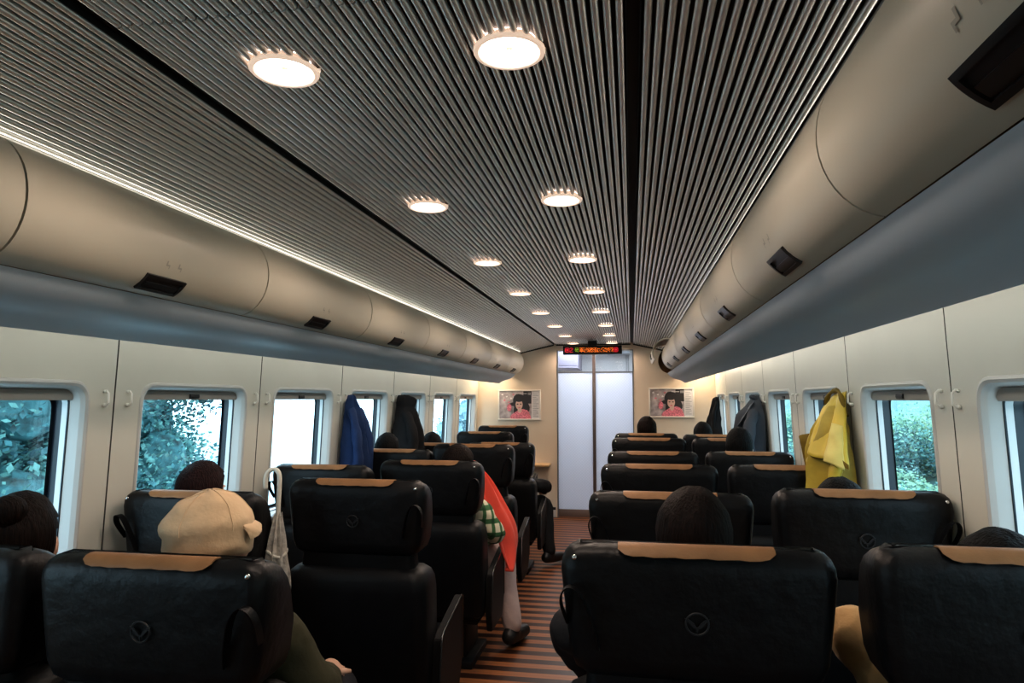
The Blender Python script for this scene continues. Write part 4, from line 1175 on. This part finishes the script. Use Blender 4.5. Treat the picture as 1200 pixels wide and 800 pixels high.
# hazy rooftops seen low through the left windows
def house(x, y, w, d, h, rot, label):
    root = empty('distant_house', (x, y, -13.0), rot); tag(root, label, 'house', 'hazy houses beyond the left windows')
    bm = bmesh.new(); box(bm, -w/2, w/2, -d/2, d/2, 0, h); wl = obj('house_wall', bm, M['house'], root, smooth=False)
    bm = bmesh.new(); prism(bm, [(-w/2-.5, -d/2-.4, h), (w/2+.5, -d/2-.4, h), (0, -d/2-.4, h+w*.32)], (0, d+.8, 0)); obj('gable_roof', bm, M['roof'], root, smooth=False)
    for k in range(3):
        bm = bmesh.new(); box(bm, w/2-.02, w/2+.05, -d/2+d*(k+.3)/3, -d/2+d*(k+.7)/3, h*.4, h*.7); obj('house_window', bm, M['roof'], root, smooth=False)
house(-48, 118, 8, 9, 3.0, .3, 'hazy grey roofed house low in the fourth left window')
house(-72, 108, 8, 12, 2.2, .9, 'hazy pale house low in the third left window')
house(-52, 150, 9, 10, 3.2, .2, 'hazy house low in the fifth left window')
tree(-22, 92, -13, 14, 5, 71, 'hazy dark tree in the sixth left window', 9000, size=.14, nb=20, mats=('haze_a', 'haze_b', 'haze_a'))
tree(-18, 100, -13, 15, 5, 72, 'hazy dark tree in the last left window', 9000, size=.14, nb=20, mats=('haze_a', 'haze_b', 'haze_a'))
def shrub(x, y, r, seed, label):
    rnd = random.Random(seed); z = -1.0+max(0, x-3.3)*.62
    root = empty('bank_shrub', (x, y, z-.2)); tag(root, label, 'shrub', 'shrubs on the bank outside the right windows')
    bl = [((rnd.uniform(-r, r)*.6, rnd.uniform(-r, r)*.9, r*(.3+.5*rnd.random())), r*(.35+.25*rnd.random())) for _ in range(7)]
    bm = bmesh.new(); foliage(bm, bl, 8000, .028, rnd); obj('leaves', bm, [M['tree_b'], M['pale_leaf'], M['tree_a']], root, recalc=False, smooth=False)
    bm = bmesh.new()
    for k in range(4): tube(bm, [(0, 0, 0), (.2*cos(k*1.6), .2*sin(k*1.6), r*.7)], [.025, .01], 6)
    obj('stem', bm, M['bark'], root)
M['pale_leaf'] = mat('pale_green_leaves', (.20, .36, .24), .7, var=.4, vscale=1.5)
for i, (x, y, r) in enumerate(((4.2, 4.6, .8), (4.6, 7.2, .9), (4.4, 9.6, .8), (5.2, 11.5, 1.0), (4.6, 15, .9), (5.0, 20, 1.1))):
    shrub(x, y, r, 60+i, ['pale shrub on the bank outside the nearest right window', 'pale shrub low on the bank in the second right window', 'green shrub on the bank at the right of the second right window', 'shrub higher on the bank in the second right window', 'shrub on the bank in the third right window', 'distant shrub on the bank beyond the third right window'][i])
bm = bmesh.new(); tube(bm, smooth_pts([(0, 0, 0), (.06, .05, 1.6), (0, .12, 3.2), (.1, .05, 5.4)], 6), [.16-.005*i for i in range(19)], 12)
for k in range(4): tube(bm, [(0, .1, 2.4+.5*k), (.5*cos(k*2), .5*sin(k*2), 3.0+.5*k)], [.05, .02], 6)
tt = obj('bare_tree_trunk', bm, mat('pale_teal_bark', (.15, .25, .27), .9, var=.3, vscale=5), loc=(5.0, 10.6, -.1)); tag(tt, 'pale teal tree trunk standing on the bank in the second right window', 'tree trunk')

# ================================================================ light
w = bpy.data.worlds.new('overcast_sky'); bpy.context.scene.world = w; w.use_nodes = True
nt = w.node_tree; bg = nt.nodes['Background']
tc = nt.nodes.new('ShaderNodeTexCoord'); sp = nt.nodes.new('ShaderNodeSeparateXYZ'); rp = nt.nodes.new('ShaderNodeValToRGB')
nt.links.new(tc.outputs['Generated'], sp.inputs[0]); nt.links.new(sp.outputs[2], rp.inputs[0]); nt.links.new(rp.outputs[0], bg.inputs[0])
e = rp.color_ramp.elements; e[0].position = 0; e[0].color = (.70, .90, .98, 1); e[1].position = .25; e[1].color = (.80, .93, 1.0, 1)
bg.inputs[1].default_value = 5
for s in (-1, 1):
    a = bpy.data.lights.new('cove_strip_lamp', 'AREA'); a.shape = 'RECTANGLE'; a.size = .05; a.size_y = YE-Y0-.2; a.energy = 12; a.color = (1, .97, .88)
    o = bpy.data.objects.new('cove_strip_lamp', a); C.objects.link(o); o.location = (s*1.075, (Y0+YE)/2, 1.70)
    o.rotation_euler = (0, math.radians(-s*42), 0)
for s, seams, wins in ((-1, LS, LW), (1, RS, RW)):
    for k, a_, b_ in wins:
        pl = bpy.data.lights.new('window_portal', 'AREA'); pl.shape = 'RECTANGLE'; pl.size = ZT-ZB; pl.size_y = b_-a_; pl.cycles.is_portal = True
        o = bpy.data.objects.new('window_portal', pl); C.objects.link(o); o.location = (s*(wx(1.1)+.135), (a_+b_)/2, (ZT+ZB)/2); o.rotation_euler = (0, math.radians(90*s), 0)
    a = bpy.data.lights.new('added_ceiling_fill', 'AREA'); a.shape = 'RECTANGLE'; a.size = .02; a.size_y = YE-Y0-.2; a.energy = 3.2; a.color = (1, .96, .88)  # unseen strip added above the bins as uplight, to brighten the slats
    o = bpy.data.objects.new('added_ceiling_fill', a); C.objects.link(o); o.location = (s*.856, (Y0+YE)/2, 1.9145); o.rotation_euler = (0, math.radians(s*112), 0)
    a = bpy.data.lights.new('cove_end_lamp', 'POINT'); a.energy = 5.5; a.color = (1, .80, .58); a.shadow_soft_size = .03
    o = bpy.data.objects.new('cove_end_lamp', a); C.objects.link(o); o.location = (s*1.2, 7.86, 1.74)
sc = bpy.context.scene
sc.view_settings.view_transform = 'Standard'; sc.view_settings.look = 'None'; sc.view_settings.exposure = .2; sc.view_settings.gamma = .88

# ================================================================ camera
F = 800.0
d = V((740-600, 467-400, F)).normalized()
r = math.radians(.8); up = V((-sin(r), -cos(r), 0)); up = (up-d*up.dot(d)).normalized()
right = d.cross(up)
if right.x < 0: right = -right
# world axes expressed in image axes (x right, y down, z forward)
rows = (right, d, up)
xc = V([q.x for q in rows]); yc = V([-q.y for q in rows]); zc = V([-q.z for q in rows])
cam = bpy.data.cameras.new('camera'); cam.lens = F/1200*36; cam.sensor_width = 36; cam.clip_start = .02; cam.clip_end = 2000
co = bpy.data.objects.new('camera', cam); C.objects.link(co)
mw = Matrix((xc, yc, zc)).transposed().to_4x4(); mw.translation = V((CAMX, 0, H)); co.matrix_world = mw
sc.camera = co
